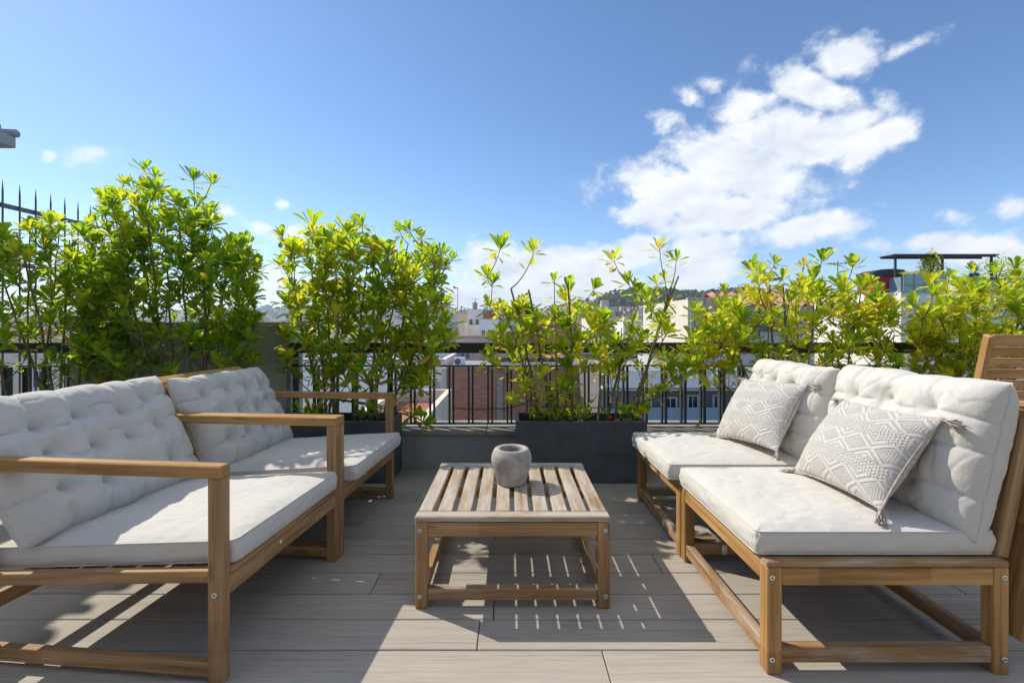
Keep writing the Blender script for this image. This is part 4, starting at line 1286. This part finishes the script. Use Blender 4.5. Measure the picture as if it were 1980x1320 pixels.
for i, (pa, pb) in enumerate(((1745, 1787), (1787, 1828))):
    xa, xb = bx(pa, pb, Yt); rnd = random.Random(80+i)
    mb = MB()
    for k in range(230):
        p = Vector((rnd.uniform(-1, 1)*(xb-xa)/2, rnd.uniform(-.15, .15), rnd.uniform(-.02, .14)))
        leaf(mb, p, Vector((rnd.uniform(-1, 1), rnd.uniform(-1, 1), rnd.uniform(-.2, 1))), Vector((0, 0, 1)), .13, .06, rnd.uniform(.7, 1), 0, rnd)
    o = mb.build('flower_hedge', M['leaf'], None, ((xa+xb)/2, Yt+.10, zz(530, Yt)-.03))
    tag(o, ('yellow flowering hedge strip on the left half of the greenish glass screen', 'yellow flowering hedge strip on the right half of the greenish glass screen')[i], 'hedge', 'flowering hedges')
def dish(px, py, Y, zbase, label, r=.42, mat_='white'):
    p = P(px, py, Y)
    t = thing('satellite_dish', label, 'satellite dish', (p.x, p.y, zbase), 0, 'satellite dishes')
    Mx = Matrix.Rotation(R(68), 3, 'X') @ Matrix.Rotation(R(20), 3, 'Y')
    h = p.z-zbase
    mb = MB(); mb.lathe([(0, 0), (r*.4, r*.04), (r*.75, r*.14), (r, r*.26)], 24, (0, 0, h), Mx); mb.build('bowl', M[mat_], t)
    mb = MB(); mb.tube([(0, .05, 0), (0, .05, h)], .03, 6); mb.build('mast', M['dark'], t)
    mb = MB(); tip = Mx @ Vector((0, 0, r*.9)); mb.tube([Vector((0, 0, h))+Mx @ Vector((0, -r*.9, r*.22)), Vector((0, 0, h))+tip], .012, 5); mb.build('feed_arm', M['dark'], t)
dish(1880, 516, Yt+2.2, zt, 'white satellite dish on the roof terrace under the pergola')
dish(1362, 570, Yc+2, zz(578, Yc)-.5, 'small tan satellite dish above the ochre edging of the cream building', .2, 'coping')

# people on the terrace
M['skin'] = plain('skin', (.50, .32, .24), .6, .05, 10)
M['hair'] = plain('dark_hair', (.03, .022, .018), .6, .2, 20)
M['shirtblue'] = plain('blue_shirt', (.06, .12, .32), .85, .1, 10)
M['shirtpale'] = plain('pale_blue_shirt', (.45, .56, .66), .85, .08, 10)
M['trouser'] = plain('pale_blue_trousers', (.36, .47, .56), .85, .1, 10)
M['trousers_dark'] = plain('dark_trousers', (.05, .055, .075), .85, .1, 10)
def skin_mesh(name, verts, edges, radii, root, mt, parent):
    me = bpy.data.meshes.new(name); me.from_pydata(verts, edges, []); me.materials.append(mt)
    o = bpy.data.objects.new(name, me); COL.objects.link(o); o.parent = parent
    m = o.modifiers.new('Skin', 'SKIN'); m.use_smooth_shade = True
    sv = me.skin_vertices[0].data
    for k, r in enumerate(radii): sv[k].radius = (r, r); sv[k].use_root = (k == root)
    s = o.modifiers.new('Sub', 'SUBSURF'); s.levels = 1; s.render_levels = 1
    return o
def person(label, loc, rz, bend, shirt, trous):
    t = thing('person', label, 'person', loc, rz)
    b = R(bend); hip = Vector((0, 0, .93))
    def up(d, sx=0, fw=0): return hip+Vector((sx, -math.sin(b)*d-math.cos(b)*fw, math.cos(b)*d-math.sin(b)*fw))
    V = [hip, up(.25), up(.45), up(.56), up(.66, 0, .02), up(.78, 0, .03)]
    Ed = [(0, 1), (1, 2), (2, 3), (3, 4), (4, 5)]; Rr = [.135, .125, .15, .06, .085, .075]
    for s in (-1, 1):
        k = len(V)
        sh = up(.47, s*.19)
        V += [sh, sh+Vector((s*.05, -.06-.05*math.sin(b), -.28)), sh+Vector((s*.03, -.20-.08*math.sin(b), -.50)), sh+Vector((s*.02, -.26-.08*math.sin(b), -.58))]
        Ed += [(2, k), (k, k+1), (k+1, k+2), (k+2, k+3)]; Rr += [.065, .048, .036, .03]
        for f in range(5):                    # fingers and thumb
            q = V[k+3]+Vector(((f-2)*.016, -.05+.008*abs(f-1), -.05)) if f < 4 else V[k+3]+Vector((-s*.045, -.03, -.02))
            V.append(q); Ed.append((k+3, len(V)-1)); Rr.append(.009)
        k = len(V)
        V += [Vector((s*.095, 0, .86)), Vector((s*.105, -.03, .48)), Vector((s*.11, .0, .09)), Vector((s*.12, -.15, .04))]
        Ed += [(0, k), (k, k+1), (k+1, k+2), (k+2, k+3)]; Rr += [.095, .065, .045, .04]
    skin_mesh('body', V, Ed, Rr, 0, M['skin'], t)
    sv, se, sr = [hip+Vector((0, 0, -.02)), up(.25), up(.45), up(.53)], [(0, 1), (1, 2), (2, 3)], [.15, .14, .162, .08]
    for s in (-1, 1):
        sh = up(.47, s*.19); k = len(sv)
        sv += [sh, sh+Vector((s*.05, -.06-.05*math.sin(b), -.28))]; se += [(2, k), (k, k+1)]; sr += [.078, .062]
    skin_mesh('shirt', sv, se, sr, 0, M[shirt], t)
    sv, se, sr = [hip+Vector((0, 0, .02))], [], [.152]
    for s in (-1, 1):
        k = len(sv)
        sv += [Vector((s*.095, 0, .86)), Vector((s*.105, -.03, .48)), Vector((s*.11, .0, .10))]; se += [(0, k), (k, k+1), (k+1, k+2)]; sr += [.112, .082, .066]
    skin_mesh('trousers', sv, se, sr, 0, M[trous], t)
    h = up(.79, 0, .015); mb = MB()
    mb.lathe([(.0, .085), (.05, .075), (.085, .04), (.094, -.01), (.08, -.06)], 16, h+Vector((0, .015, .02))); mb.build('hair', M['hair'], t)
    return t
person('person in pale blue trousers bending forward behind the blue glass balustrade', (*P(1950, 540, Yt+.7).xy, zt-.22), R(70), 62, 'shirtpale', 'trouser')
person('person in a blue shirt standing on the roof terrace behind the shrub leaves', (*P(1882, 540, Yt+.9).xy, zt-.22), R(-30), 15, 'shirtblue', 'trousers_dark')

# facade of the flat, unseen behind the camera; added for warm bounce light
def fill_facade():
    t = thing('bounce_facade', 'pale rendered apartment facade with glass doors behind the terrace', 'building', (0, -1.95, -.3))
    mb = MB()
    for a, b in ((-5.2, -2.4), (2.4, 5.2)): mb.box(((a+b)/2, -.15, 1.65), (b-a, .3, 3.3), None, .005)
    mb.box((0, -.15, 2.95), (4.798, .298, .70), None, .004)
    mb.build('wall', WM['facade'], t)
    for x in (-1.2, 1.2):
        mb = MB()
        for s in (-1, 1): mb.box((x+s*1.16, -.12, 1.45), (.07, .08, 2.28), None, .004)
        mb.box((x, -.12, 2.555), (2.39, .08, .07), None, .004); mb.box((x, -.12, .345), (2.25, .08, .07), None, .004)
        d = mb.build('glass_door', M['frame'], t)
        mb = MB(); mb.box((x, -.13, 1.45), (2.25, .02, 2.14), None, 0); mb.build('pane', M['pane'], d)
WM['facade'] = wallmat('pale_facade_render', (.74, .70, .63), .1)
fill_facade()

# neighbour's house whose eave pokes in at the left edge
def eave_house():
    t = thing('neighbour_house', 'neighbouring house at the left edge, only its grey eave corner with dark tiles showing', 'building', (-5.2, 1.6, -3))
    mb = MB(); mb.box((-.05, 0, 2.65), (1.7, 3.3, 5.27), None, .01); mb.build('wall', WM['white'], t)
    mb = MB(); mb.box((.27, .0, 5.40), (2.26, 3.976, .085), None, .006); mb.build('fascia', plain('grey_fascia', (.42, .43, .41), .7, .08, 4), t)
    mb = MB(); mb.box((.16, -.04, 5.318), (1.95, 3.75, .07), None, .006); mb.build('soffit', plain('brown_soffit', (.20, .17, .15), .8, .1, 4), t)
    mb = MB(); n = 26
    for k in range(n):
        y = -1.95+3.93*k/(n-1)
        mb.tube([(-.85, y, 5.60), (1.41, y, 5.470)], .05 if k % 2 == 0 else .03, 8)
    mb.build('roof_tiles', M['roofgrey'], t)
eave_house()

# ---- middle and far city: every block its own building
rc = random.Random(17)
walls = ['white', 'cream', 'white', 'grey', 'pink', 'lilac', 'cream', 'ochre', 'brick', 'white']
spec = [  # px0, px1, py top, Y, wall, roof/hutch, label
 (856, 895, 623, 62, 'cream', 'flat', 'cream house with green capped window, left of the white stair tower'),
 (893, 945, 628, 70, 'white', 'flat', 'white house with arched window below the yellow rooftop room'),
 (884, 906, 606, 76, 'ochre', 'flat', 'narrow yellow rooftop block between two white buildings'),
 (904, 930, 598, 74, 'white', 'flat', 'white square stair tower standing above its neighbours'),
 (922, 958, 601, 80, 'brick', 'flat', 'brown brick block right of the white stair tower'),
 (926, 962, 617, 66, 'white', 'flat', 'small white rooftop house with glazed door'),
 (820, 862, 616, 90, 'white', 'flat', 'white block left of the cream house, below the blue hills'),
 (955, 1010, 620, 72, 'lilac', 'flat', 'lilac grey block partly behind the central shrub'),
 (1005, 1112, 608, 85, 'brick', 'flat', 'long terracotta red block behind the central shrub'),
 (1100, 1150, 625, 95, 'grey', 'flat', 'grey flat roofed block right of the terracotta red block'),
 (1150, 1212, 612, 60, 'cream', 'flat', 'cream and peach block behind the middle stems of the central shrub'),
 (1205, 1262, 622, 52, 'white', 'flat', 'white block with pale glass roof room right of the peach block'),
 (1240, 1330, 617, 58, 'grey', 'flat', 'long grey block with small windows left of the cream gable building'),
 (1296, 1334, 608, 75, 'white', 'flat', 'white tower block with blue windows just left of the cream gable building'),
]
for (a, b, py, Y, wl, rf, lab) in spec:
    x0, x1 = bx(a, b, Y); W = x1-x0
    house('city_building', lab, 'building', x0, x1, Y, Y+rc.uniform(8, 12), zz(py, Y), wl, 'flat', (max(2, int(W/1.5)), .6, .9, 2.0, 2.9, 2, 'plain'), 'middle distance buildings', parapet=.5)
def awning():
    x0, x1 = bx(902, 931, 58); z = zz(650, 58)
    t = thing('blue_awning', 'small blue awning on a white frame in front of the white house', 'awning', ((x0+x1)/2, 57.5, z-3))
    w = x1-x0
    mb = MB(); mb.add([Vector((-w/2, -1.2, 2.75)), Vector((w/2, -1.2, 2.75)), Vector((w/2, .6, 3.05)), Vector((-w/2, .6, 3.05))]+[Vector((-w/2, -1.2, 2.5)), Vector((w/2, -1.2, 2.5))], [[0, 1, 2, 3], [4, 5, 1, 0]]); mb.build('canopy', M['awning'], t)
    mb = MB()
    for s in (-1, 1): mb.box((s*w/2, -1.1, 1.3), (.1, .1, 2.7), None, 0)
    mb.box((-w*.8, -1.1, 2.72), (w*1.6, .1, .1), None, 0); mb.box((-w*1.6, -1.1, 1.3), (.1, .1, 2.7), None, 0)
    mb.build('frame', M['frame'], t)
awning()
rowi = 0
def px_free(px, Y): return True
colour_word = {'white': 'white', 'cream': 'cream', 'grey': 'grey', 'pink': 'pinkish', 'lilac': 'lilac grey', 'ochre': 'ochre', 'brick': 'brick red'}
for Y, lo, hi, pxa, pxb, wl_ in ((34, 668, 700, -60, 560, 1), (48, 655, 680, -60, 800, 1), (70, 640, 662, -80, 850, 1), (105, 628, 645, -80, 1340, 1), (150, 622, 634, -60, 1340, 0), (230, 617, 628, -60, 1500, 0), (360, 613, 624, 0, 1500, 0)):
    x = bx(pxa, pxb, Y)[0]; xe = bx(pxa, pxb, Y)[1]
    while x < xe:
        w = rc.uniform(7, 13) if Y < 120 else rc.uniform(10, 20)
        wl = rc.choice(walls); py = rc.uniform(lo, hi)
        tiled = rc.random() < .25
        hut = [(rc.uniform(.2, .8), rc.uniform(.3, .7), rc.uniform(2, 3.5), 2.5, rc.uniform(1.8, 2.8), rc.choice(['white', 'cream', 'grey']))] if (rc.random() < .6 and not tiled) else None
        win = (max(2, int(w/2.2)), .9, 1.3, 2.2, 3.0, 2, rc.choice(['plain', 'shutter'])) if wl_ else ((max(2, int(w/2.6)), 1.1, 1.5, 2.2, 3.1, 1, 'plain') if Y < 200 else None)
        mid = ((x+w/2)*F/Y+CX)
        side = 'seen through the left shrubs' if mid < 820 else 'behind the central shrub' if mid < 1340 else 'behind the right shrub'
        lab = f"{colour_word[wl]} block with {'tiled roof' if tiled else 'flat roof and roof room' if hut else 'plain flat roof'}, {side}"
        house('city_building', lab, 'building', x, x+w-.4, Y+rc.uniform(-2, 2), Y+rc.uniform(8, 13), zz(py, Y), wl, 1.6 if tiled else 'flat', win, lab.replace(' block', ' blocks', 1), parapet=.7, roofm=M['roofred'] if rc.random() < .6 else M['roofgrey'], hutch=hut, coping=False)
        x += w+rc.choice([0, 0, 0, rc.uniform(2, 5)])

def mast(px, pyb, pyt, Y, label):
    b, e = P(px, pyb, Y), P(px, pyt, Y)
    t = thing('roof_mast', label, 'mast', tuple(b), 0, 'masts and aerials on the roofs')
    h = e.z-b.z; s = h*.02
    mb = MB(); mb.tube([(0, 0, 0), (0, 0, h)], [s*.9, s*.6], 6); mb.build('pole', M['roofgrey'], t)
    mb = MB(); mb.box((-h*.06, 0, h-s), (h*.16, s*2, s*1.6), None, 0); mb.box((-h*.13, 0, h+s*1.2), (h*.07, s*4, s*3), Matrix.Rotation(.4, 3, 'Y'), 0); mb.build('lamp_head', M['dark'], t)
mast(885, 606, 556, 78, 'tall thin lamp mast rising from the yellow rooftop block')
def aerial(px, pyb, pyt, Y, label):
    b, e = P(px, pyb, Y), P(px, pyt, Y); h = e.z-b.z
    t = thing('tv_aerial', label, 'aerial', tuple(b), 0, 'masts and aerials on the roofs')
    r = Y*.0009
    mb = MB(); mb.tube([(0, 0, 0), (0, 0, h)], r, 5); mb.build('pole', M['dark'], t)
    mb = MB(); mb.tube([(-h*.3, 0, h*.93), (h*.3, 0, h*.93)], r*.7, 4)
    for k in range(6): mb.tube([(-h*.3+k*h*.12, -h*.12, h*.93), (-h*.3+k*h*.12, h*.12, h*.93)], r*.6, 4)
    mb.build('boom', M['dark'], t)
for px, a, b, Y, lab in ((892, 604, 592, 77, 'small aerial beside the tall lamp mast'), (942, 604, 580, 82, 'aerial on the brown brick block'), (1442, 580, 548, 30, 'aerial above the terracotta tile roof'),
                         (1620, 565, 505, 34, 'thin aerial behind the right shrub near the pale stone building'), (1382, 578, 560, 28, 'bent black aerial on the cream gable building'), (1060, 612, 596, 86, 'aerial on the terracotta red block')):
    aerial(px, a, b, Y, lab)

def haze():
    mb = MB(); mb.box((0, 2150, 92), (7600, 4900, 221), None, 0)
    m = bpy.data.materials.new('valley_haze'); m.use_nodes = True; nt = m.node_tree
    nt.nodes.remove(nt.nodes['Principled BSDF'])
    v = nt.nodes.new('ShaderNodeVolumePrincipled'); v.inputs['Color'].default_value = (.80, .88, 1, 1); v.inputs['Density'].default_value = HAZE; v.inputs['Anisotropy'].default_value = .3
    nt.links.new(v.outputs[0], nt.nodes['Material Output'].inputs['Volume'])
    o = mb.build('haze', m); o['kind'] = 'stuff'; tag(o, 'thin pale air haze over the distant rooftops and hills', 'haze')
HAZE = .00020
haze()
rcl = random.Random(91)
roofs = [o for o in bpy.data.objects if o.name.startswith('city_building') and o.parent is None and o.location.y < 170]
for k, o in enumerate(roofs):
    par = next((c for c in children(o) if c.name.startswith(('parapet', 'roof'))), None)
    if par is None: continue
    zt_ = o.location.z+max(v.co.z for v in par.data.vertices); wd_ = max(v.co.x for v in par.data.vertices)
    for q in range(rcl.randint(0, 2)):
        x = o.location.x+rcl.uniform(-.7, .7)*wd_; y = o.location.y+rcl.uniform(-2, 1)
        near = o['label'].split(',')[0]
        if rcl.random() < .5:
            h = rcl.uniform(1.6, 3.2)
            t = thing('tv_aerial', 'thin aerial on the '+near, 'aerial', (x, y, zt_-.5), rcl.uniform(0, 3), 'aerials on the skyline: '+near)
            mb = MB(); mb.tube([(0, 0, 0), (0, 0, h)], .035, 5); mb.build('pole', M['dark'], t)
            mb = MB(); mb.tube([(-.6, 0, h*.95), (.6, 0, h*.95)], .025, 4)
            for i in range(6): mb.tube([(-.6+i*.24, -.3, h*.95), (-.6+i*.24, .3, h*.95)], .02, 4)
            mb.build('boom', M['dark'], t)
        else:
            h = rcl.uniform(1.0, 2.0); w = rcl.uniform(.5, .9)
            t = thing('chimney', 'square chimney on the '+near, 'chimney', (x, y, zt_-.8), 0, 'chimneys on the skyline: '+near)
            mb = MB(); mb.box((0, 0, h/2), (w, w, h), None, 0); mb.build('stack', WM[rcl.choice(['white', 'cream', 'brick', 'grey'])], t)
            mb = MB(); mb.box((0, 0, h+.12), (w+.16, w+.16, .12), None, 0); mb.tube([(0, 0, h+.1), (0, 0, h+.5)], .12, 8); mb.build('cap', M['roofgrey'], t)
# ---- hills
def hill_mesh(name, prof, Y0, depth, mt, seed, base=GZ):
    nx, ny = 160, 26; vs, fs = [], []
    for i in range(nx+1):
        px = prof[0][0]+(prof[-1][0]-prof[0][0])*i/nx
        top = zz(lerp_prof(prof, px), Y0+depth*.6)
        for j in range(ny+1):
            t = j/ny; Y = Y0+depth*t
            s = math.sin(min(1, t/.6)*math.pi/2) if t < .6 else math.cos((t-.6)/.4*math.pi/2)
            X = (px-CX)*(Y0+depth*.6)/F
            z = base-1+(top-base)*s*(1+.0*t)+noise.noise(Vector((X*.02, Y*.02, seed)))*depth*.010*s
            vs.append(Vector((X, Y, z)))
    for i in range(nx):
        for j in range(ny): a = i*(ny+1)+j; fs.append([a, a+ny+1, a+ny+2, a+1])
    mb = MB(); mb.add(vs, fs, None, 0, True); o = mb.build(name, mt); struct(o)
    return o, vs, ny
hm1 = plain('far_hill_woodland', (.085, .11, .065), .95, .35, .012)
hm2 = plain('near_hill_scrub', (.12, .125, .075), .95, .4, .03)
o, v1, n1 = hill_mesh('hills', [(-500, 628), (-200, 612), (0, 606), (300, 600), (560, 598), (700, 592), (800, 594), (850, 598), (905, 604), (980, 606), (1060, 612), (1180, 622)], 2200, 1500, hm1, 1)
o, v2, n2 = hill_mesh('hills', [(1000, 622), (1035, 606), (1060, 598), (1110, 590), (1150, 585), (1180, 577), (1215, 569), (1240, 566), (1285, 568), (1320, 571), (1370, 572), (1400, 566), (1440, 572), (1560, 580), (1800, 600), (2100, 628)], 620, 500, hm2, 2)
def ridge_trees(vs, ny, n, seed, size, name, pxr, tint):
    """the wooded slope reads as one mass"""
    rnd = random.Random(seed); mb = MB()
    cand = [v for v in vs if pxr[0] < v.x*F/v.y+CX < pxr[1] and v.z > zz(pxr[2], v.y)]
    for k in range(n):
        v = rnd.choice(cand); p = v+Vector((rnd.uniform(-1, 1)*size*2, rnd.uniform(-1, 1)*size*2, 0))
        s = size*rnd.uniform(.5, 1.3); m = 7
        for q in range(m):
            c = p+Vector((rnd.gauss(0, .35)*s, rnd.gauss(0, .35)*s, s*rnd.uniform(.15, .95)))
            a = Vector((rnd.gauss(0, 1), rnd.gauss(0, 1), rnd.gauss(0, 1))).normalized()*s*.33; b = a.orthogonal().normalized()*s*.33; d = a.cross(b).normalized()*s*.30
            mb.add([c+a, c+b, c-a, c-b, c+d, c-d], [[0, 1, 4], [1, 2, 4], [2, 3, 4], [3, 0, 4], [1, 0, 5], [2, 1, 5], [3, 2, 5], [0, 3, 5]], None, 0, False)
    o = mb.build(name, plain(name, tint, .95, .45, .25)); o['kind'] = 'stuff'
    tag(o, 'dark green trees covering the hill beyond the rooftops' if seed == 5 else 'bluish far woodland along the left horizon', 'woodland')
ridge_trees(v2, n2, 1900, 5, 8.5, 'hillside_trees', (1165, 1900, 596), (.085, .115, .05))
ridge_trees(v1, n1, 900, 6, 22, 'far_woodland', (400, 1100, 626), (.045, .075, .045))
# houses climbing the slope under the hill
rh = random.Random(23)
kinds = [('white', 'tiny white house on the far slope'), ('cream', 'tiny cream house on the far slope'), ('pink', 'tiny pinkish house on the far slope'), ('brick', 'tiny brick red house on the far slope'), ('grey', 'tiny grey house on the far slope')]
protos = {}
slope = sorted([v for v in v2 if v.y < 620+500*.58 and zz(613, v.y) < v.z < zz(586, v.y) and 1035 < v.x*F/v.y+CX < 1345], key=lambda v: rh.random())
for v in [q+Vector((rh.uniform(-6, 6), rh.uniform(-8, 8), 0)) for q in (slope*8)[:230]]:
    k = rh.choice([0, 0, 1, 1, 2, 3, 4]); wl, lab = kinds[k]
    px = v.x*F/v.y+CX
    if px > 1170 and v.z > zz(597, v.y): continue
    if wl not in protos:
        t = thing('hillside_house', lab, 'house', tuple(v), 0, lab+' group'); t['group'] = lab.replace('house', 'houses')
        mb = MB(); mb.box((0, 0, 3), (8, 8, 10), None, 0); mb.build('wall', WM[wl], t)
        mb = MB(); mb.box((0, 0, 8.2), (8.5, 8.5, .5), None, 0); mb.build('roof', M['tile'] if k in (0, 3) else M['roofgrey'], t)
        for c in (-2.1, 2.1):
            mb = MB(); mb.box((c, -4.02, 5), (1.7, .08, 2.2), None, 0); mb.build('window', M['pane'], t)
        protos[wl] = t; o = t
    else: o = dup(protos[wl], tuple(v), rh.uniform(-.4, .4), lab, lab.replace('house', 'houses'))
    o.scale = (rh.uniform(.6, 1.3), .9, rh.uniform(.5, 1.1))
# apartment towers on the skyline of the slope
for i, (px, pyb, pyt, w, wl, lab) in enumerate(((1113, 600, 586, 10, 'brick', 'brick tower block leftmost on the far slope'), (1124, 600, 584, 9, 'brick', 'second brick tower block on the far slope, beside the leftmost'), (1137, 598, 584, 8, 'cream', 'slim cream tower block on the far slope'),
                                              (1146, 598, 583, 8, 'lilac', 'slim lilac tower block on the far slope'), (1170, 600, 581, 14, 'pink', 'round topped pink tower block below the wooded hill'), (1100, 602, 592, 8, 'pink', 'low pinkish block left of the brick towers'))):
    Y = 760; x0 = bx(px-w/2, px+w/2, Y); 
    house('tower_block', lab, 'tower block', x0[0], x0[1], Y, Y+10, zz(pyt, Y), wl, 'flat', (3, 1.6, 1.8, 3.0, 4.0, 3, 'plain'), 'tower blocks on the far slope', parapet=.6, coping=False)
# ------------------------------------------------------------------ sky, sun, camera
SUN = Vector((-.93, .53, 1.0)).normalized()
def sky():
    w = bpy.data.worlds.new('World'); SC.world = w; w.use_nodes = True
    nt = w.node_tree; E.nt = nt
    bg = nt.nodes['Background']; out = nt.nodes['World Output']
    st = nt.nodes.new('ShaderNodeTexSky'); st.sky_type = 'NISHITA'; st.sun_disc = False
    st.sun_elevation = math.asin(SUN.z); st.sun_rotation = math.atan2(SUN.x, SUN.y)
    st.altitude = SKY_ALT; st.air_density = SKY_AIR; st.dust_density = SKY_DUST; st.ozone_density = SKY_OZ
    hs = nt.nodes.new('ShaderNodeHueSaturation'); hs.inputs['Saturation'].default_value = SKY_SAT; hs.inputs['Value'].default_value = 1
    nt.links.new(st.outputs[0], hs.inputs['Color'])
    nt.links.new(hs.outputs[0], bg.inputs[0]); bg.inputs[1].default_value = SKY_STR
    d = nt.nodes.new('ShaderNodeTexCoord').outputs['Generated']
    sp = nt.nodes.new('ShaderNodeSeparateXYZ'); nt.links.new(d, sp.inputs[0])
    x, y, z = (E(sp.outputs[i]) for i in range(3))
    az = E.op('ARCTAN2', x, y); el = E.op('ARCSINE', z)
    n0 = tnoise(nt, d, 4.2, 10, .62, .25)
    n1 = tnoise(nt, mapping(nt, d, (1, 1, 1.5)), 13, 11, .62, .15)
    blobs = [(1640, 118, 69.44, 46, -15, 1), (1745, 98, 89.6, 23, 8, 0.62), (1565, 170, 106.4, 34.5, -30, 1), (1440, 212, 64.96, 39.1, 0, 1), (1490, 262, 123.2, 59.8, -12, 1), (1600, 275, 123.2, 48.3, 5, 1),
             (1700, 262, 84, 34.5, 8, 0.95), (1430, 322, 145.6, 66.7, -20, 1.05), (1325, 375, 123.2, 52.9, -18, 1), (1258, 412, 78.4, 34.5, 0, 0.9), (1410, 415, 145.6, 43.7, 5, 1), (1560, 442, 112, 29.9, 5, 0.95), (1380, 478, 106.4, 34.5, 8, 0.85), (1660, 300, 67.2, 27.6, 10, 0.7),
             (1215, 330, 57, 41.6, 10, 0.52), (1290, 235, 45, 32, 0, 0.52), (1330, 188, 54, 22.4, -30, 0.52), (1375, 165, 30, 22.4, 0, 0.52), (1150, 360, 51, 28.8, 0, 0.52), (1350, 520, 90, 42, 0, 1.05),
             (1070, 520, 175, 40, 2, 1.15), (955, 500, 60, 30, 0, 1.1), (1240, 490, 48, 36, 0, 1.15), (880, 575, 110, 28, 0, 1.0), (1020, 570, 170, 34, 0, .95), (1180, 545, 80, 40, 0, .85),
             (1920, 490, 150, 34, -8, 1.1), (1800, 468, 66, 20, 0, .75), (1690, 475, 45, 17.6, 0, 0.52), (1840, 415, 54, 19.2, -15, 0.52), (1960, 400, 60, 25.6, 0, 0.52), (1720, 205, 60, 28.8, -40, 0.52), (1990, 560, 120, 40, 0, .7),
             (163, 303, 54, 22.4, 20, 0.52), (540, 520, 50, 20, 0, .7), (500, 440, 30, 16, 0, 0.52), (545, 400, 21, 12.8, 0, 0.52), (580, 560, 110, 28, 0, .8), (60, 520, 150, 44, 0, .75), (430, 405, 39, 19.2, 0, 0.52), (300, 560, 260, 36, 0, .7), (570, 450, 54, 28.8, 0, 0.52), (92, 306, 21, 16, 20, 0.52)]
    f = None
    for (px, py, rx, ry, rot, wt) in blobs:
        u, v = (px-CX)/F, (CY-py)/F
        a0 = math.atan(u); e0 = math.atan(v*math.cos(a0))
        # local scale of the direction grid at this bearing
        sx = math.cos(a0)**2/F; sy = math.cos(a0)*math.cos(e0)**2/F
        ca, sa = math.cos(R(-rot)), math.sin(R(-rot))
        da = (az-a0)*(1/sx); de = (el-e0)*(1/sy)
        p = (da*ca+de*(-sa))*(1/rx); q = (da*sa+de*ca)*(1/ry)
        g = E.op('EXPONENT', (p*p+q*q)*-.9)*wt
        f = g if f is None else f.max(g)
    n2 = tnoise(nt, d, 38, 6, .65, .2)
    dens = f*1.40+(n0-.5)*.8+(n1-.5)*1.65+(n2-.5)*.9
    m = dens.step(.32, 1.02)
    fill_cloud = tnoise(nt, d, 3.0, 9, .6, .3).step(.39, .56)*el.step(.74, .98)   # unseen broken cloud added overhead to lift the fill light
    m = m.max(fill_cloud)
    lo = tnoise(nt, mapping(nt, d, (1, 1, 1.7)), 6.5, 6, .55, .2)
    hi = tnoise(nt, mapping(nt, d, (1, 1, 1.7), (.012, -.004, -.03)), 6.5, 6, .55, .2)
    shade = (lo-hi)*2.4+.58+(n1-.5)*.8
    thick = dens.step(.55, 1.5)
    cc = ramp(nt, E.op('MULTIPLY_ADD', thick, -.22, shade, clamp=True), [(.05, CL_DARK), (.45, CL_MID), (.75, CL_LIT)])
    bg2 = nt.nodes.new('ShaderNodeBackground'); nt.links.new(cc, bg2.inputs[0]); bg2.inputs[1].default_value = CL_STR
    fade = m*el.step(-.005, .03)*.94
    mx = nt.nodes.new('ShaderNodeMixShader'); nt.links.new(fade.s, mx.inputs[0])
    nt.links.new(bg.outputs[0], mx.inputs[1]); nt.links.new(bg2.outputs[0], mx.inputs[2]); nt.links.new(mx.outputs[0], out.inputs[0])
SKY_STR, SKY_SAT, SKY_ALT, SKY_AIR, SKY_DUST, SKY_OZ = .077, 1.15, 800, .82, .25, 1.5
CL_STR = .455; CL_DARK, CL_MID, CL_LIT = (.68, .73, .82), (.88, .91, .96), (1.02, 1.02, 1.0)
sky()
sl = bpy.data.lights.new('sun', 'SUN'); sl.energy = 2.0; sl.angle = R(.5); sl.color = (1, .93, .80)
so = bpy.data.objects.new('sun', sl); COL.objects.link(so); so.location = SUN*40
so.rotation_euler = SUN.to_track_quat('Z', 'Y').to_euler()

cam = bpy.data.cameras.new('camera'); co = bpy.data.objects.new('camera', cam); COL.objects.link(co)
co.location = (0, 0, 1); co.rotation_euler = (R(90), 0, 0)
cam.sensor_width = 36; cam.lens = 36*F/1980; cam.shift_x = 5/1980; cam.shift_y = -32/1980
cam.clip_start = .05; cam.clip_end = 20000
SC.camera = co
SC.render.engine = 'CYCLES'
SC.cycles.use_denoising = True
SC.cycles.max_bounces = 7; SC.cycles.diffuse_bounces = 5; SC.cycles.caustics_reflective = False; SC.cycles.caustics_refractive = False; SC.cycles.transparent_max_bounces = 8
SC.view_settings.view_transform = 'Standard'; SC.view_settings.look = 'None'; SC.view_settings.exposure = 1.33; SC.view_settings.gamma = 1
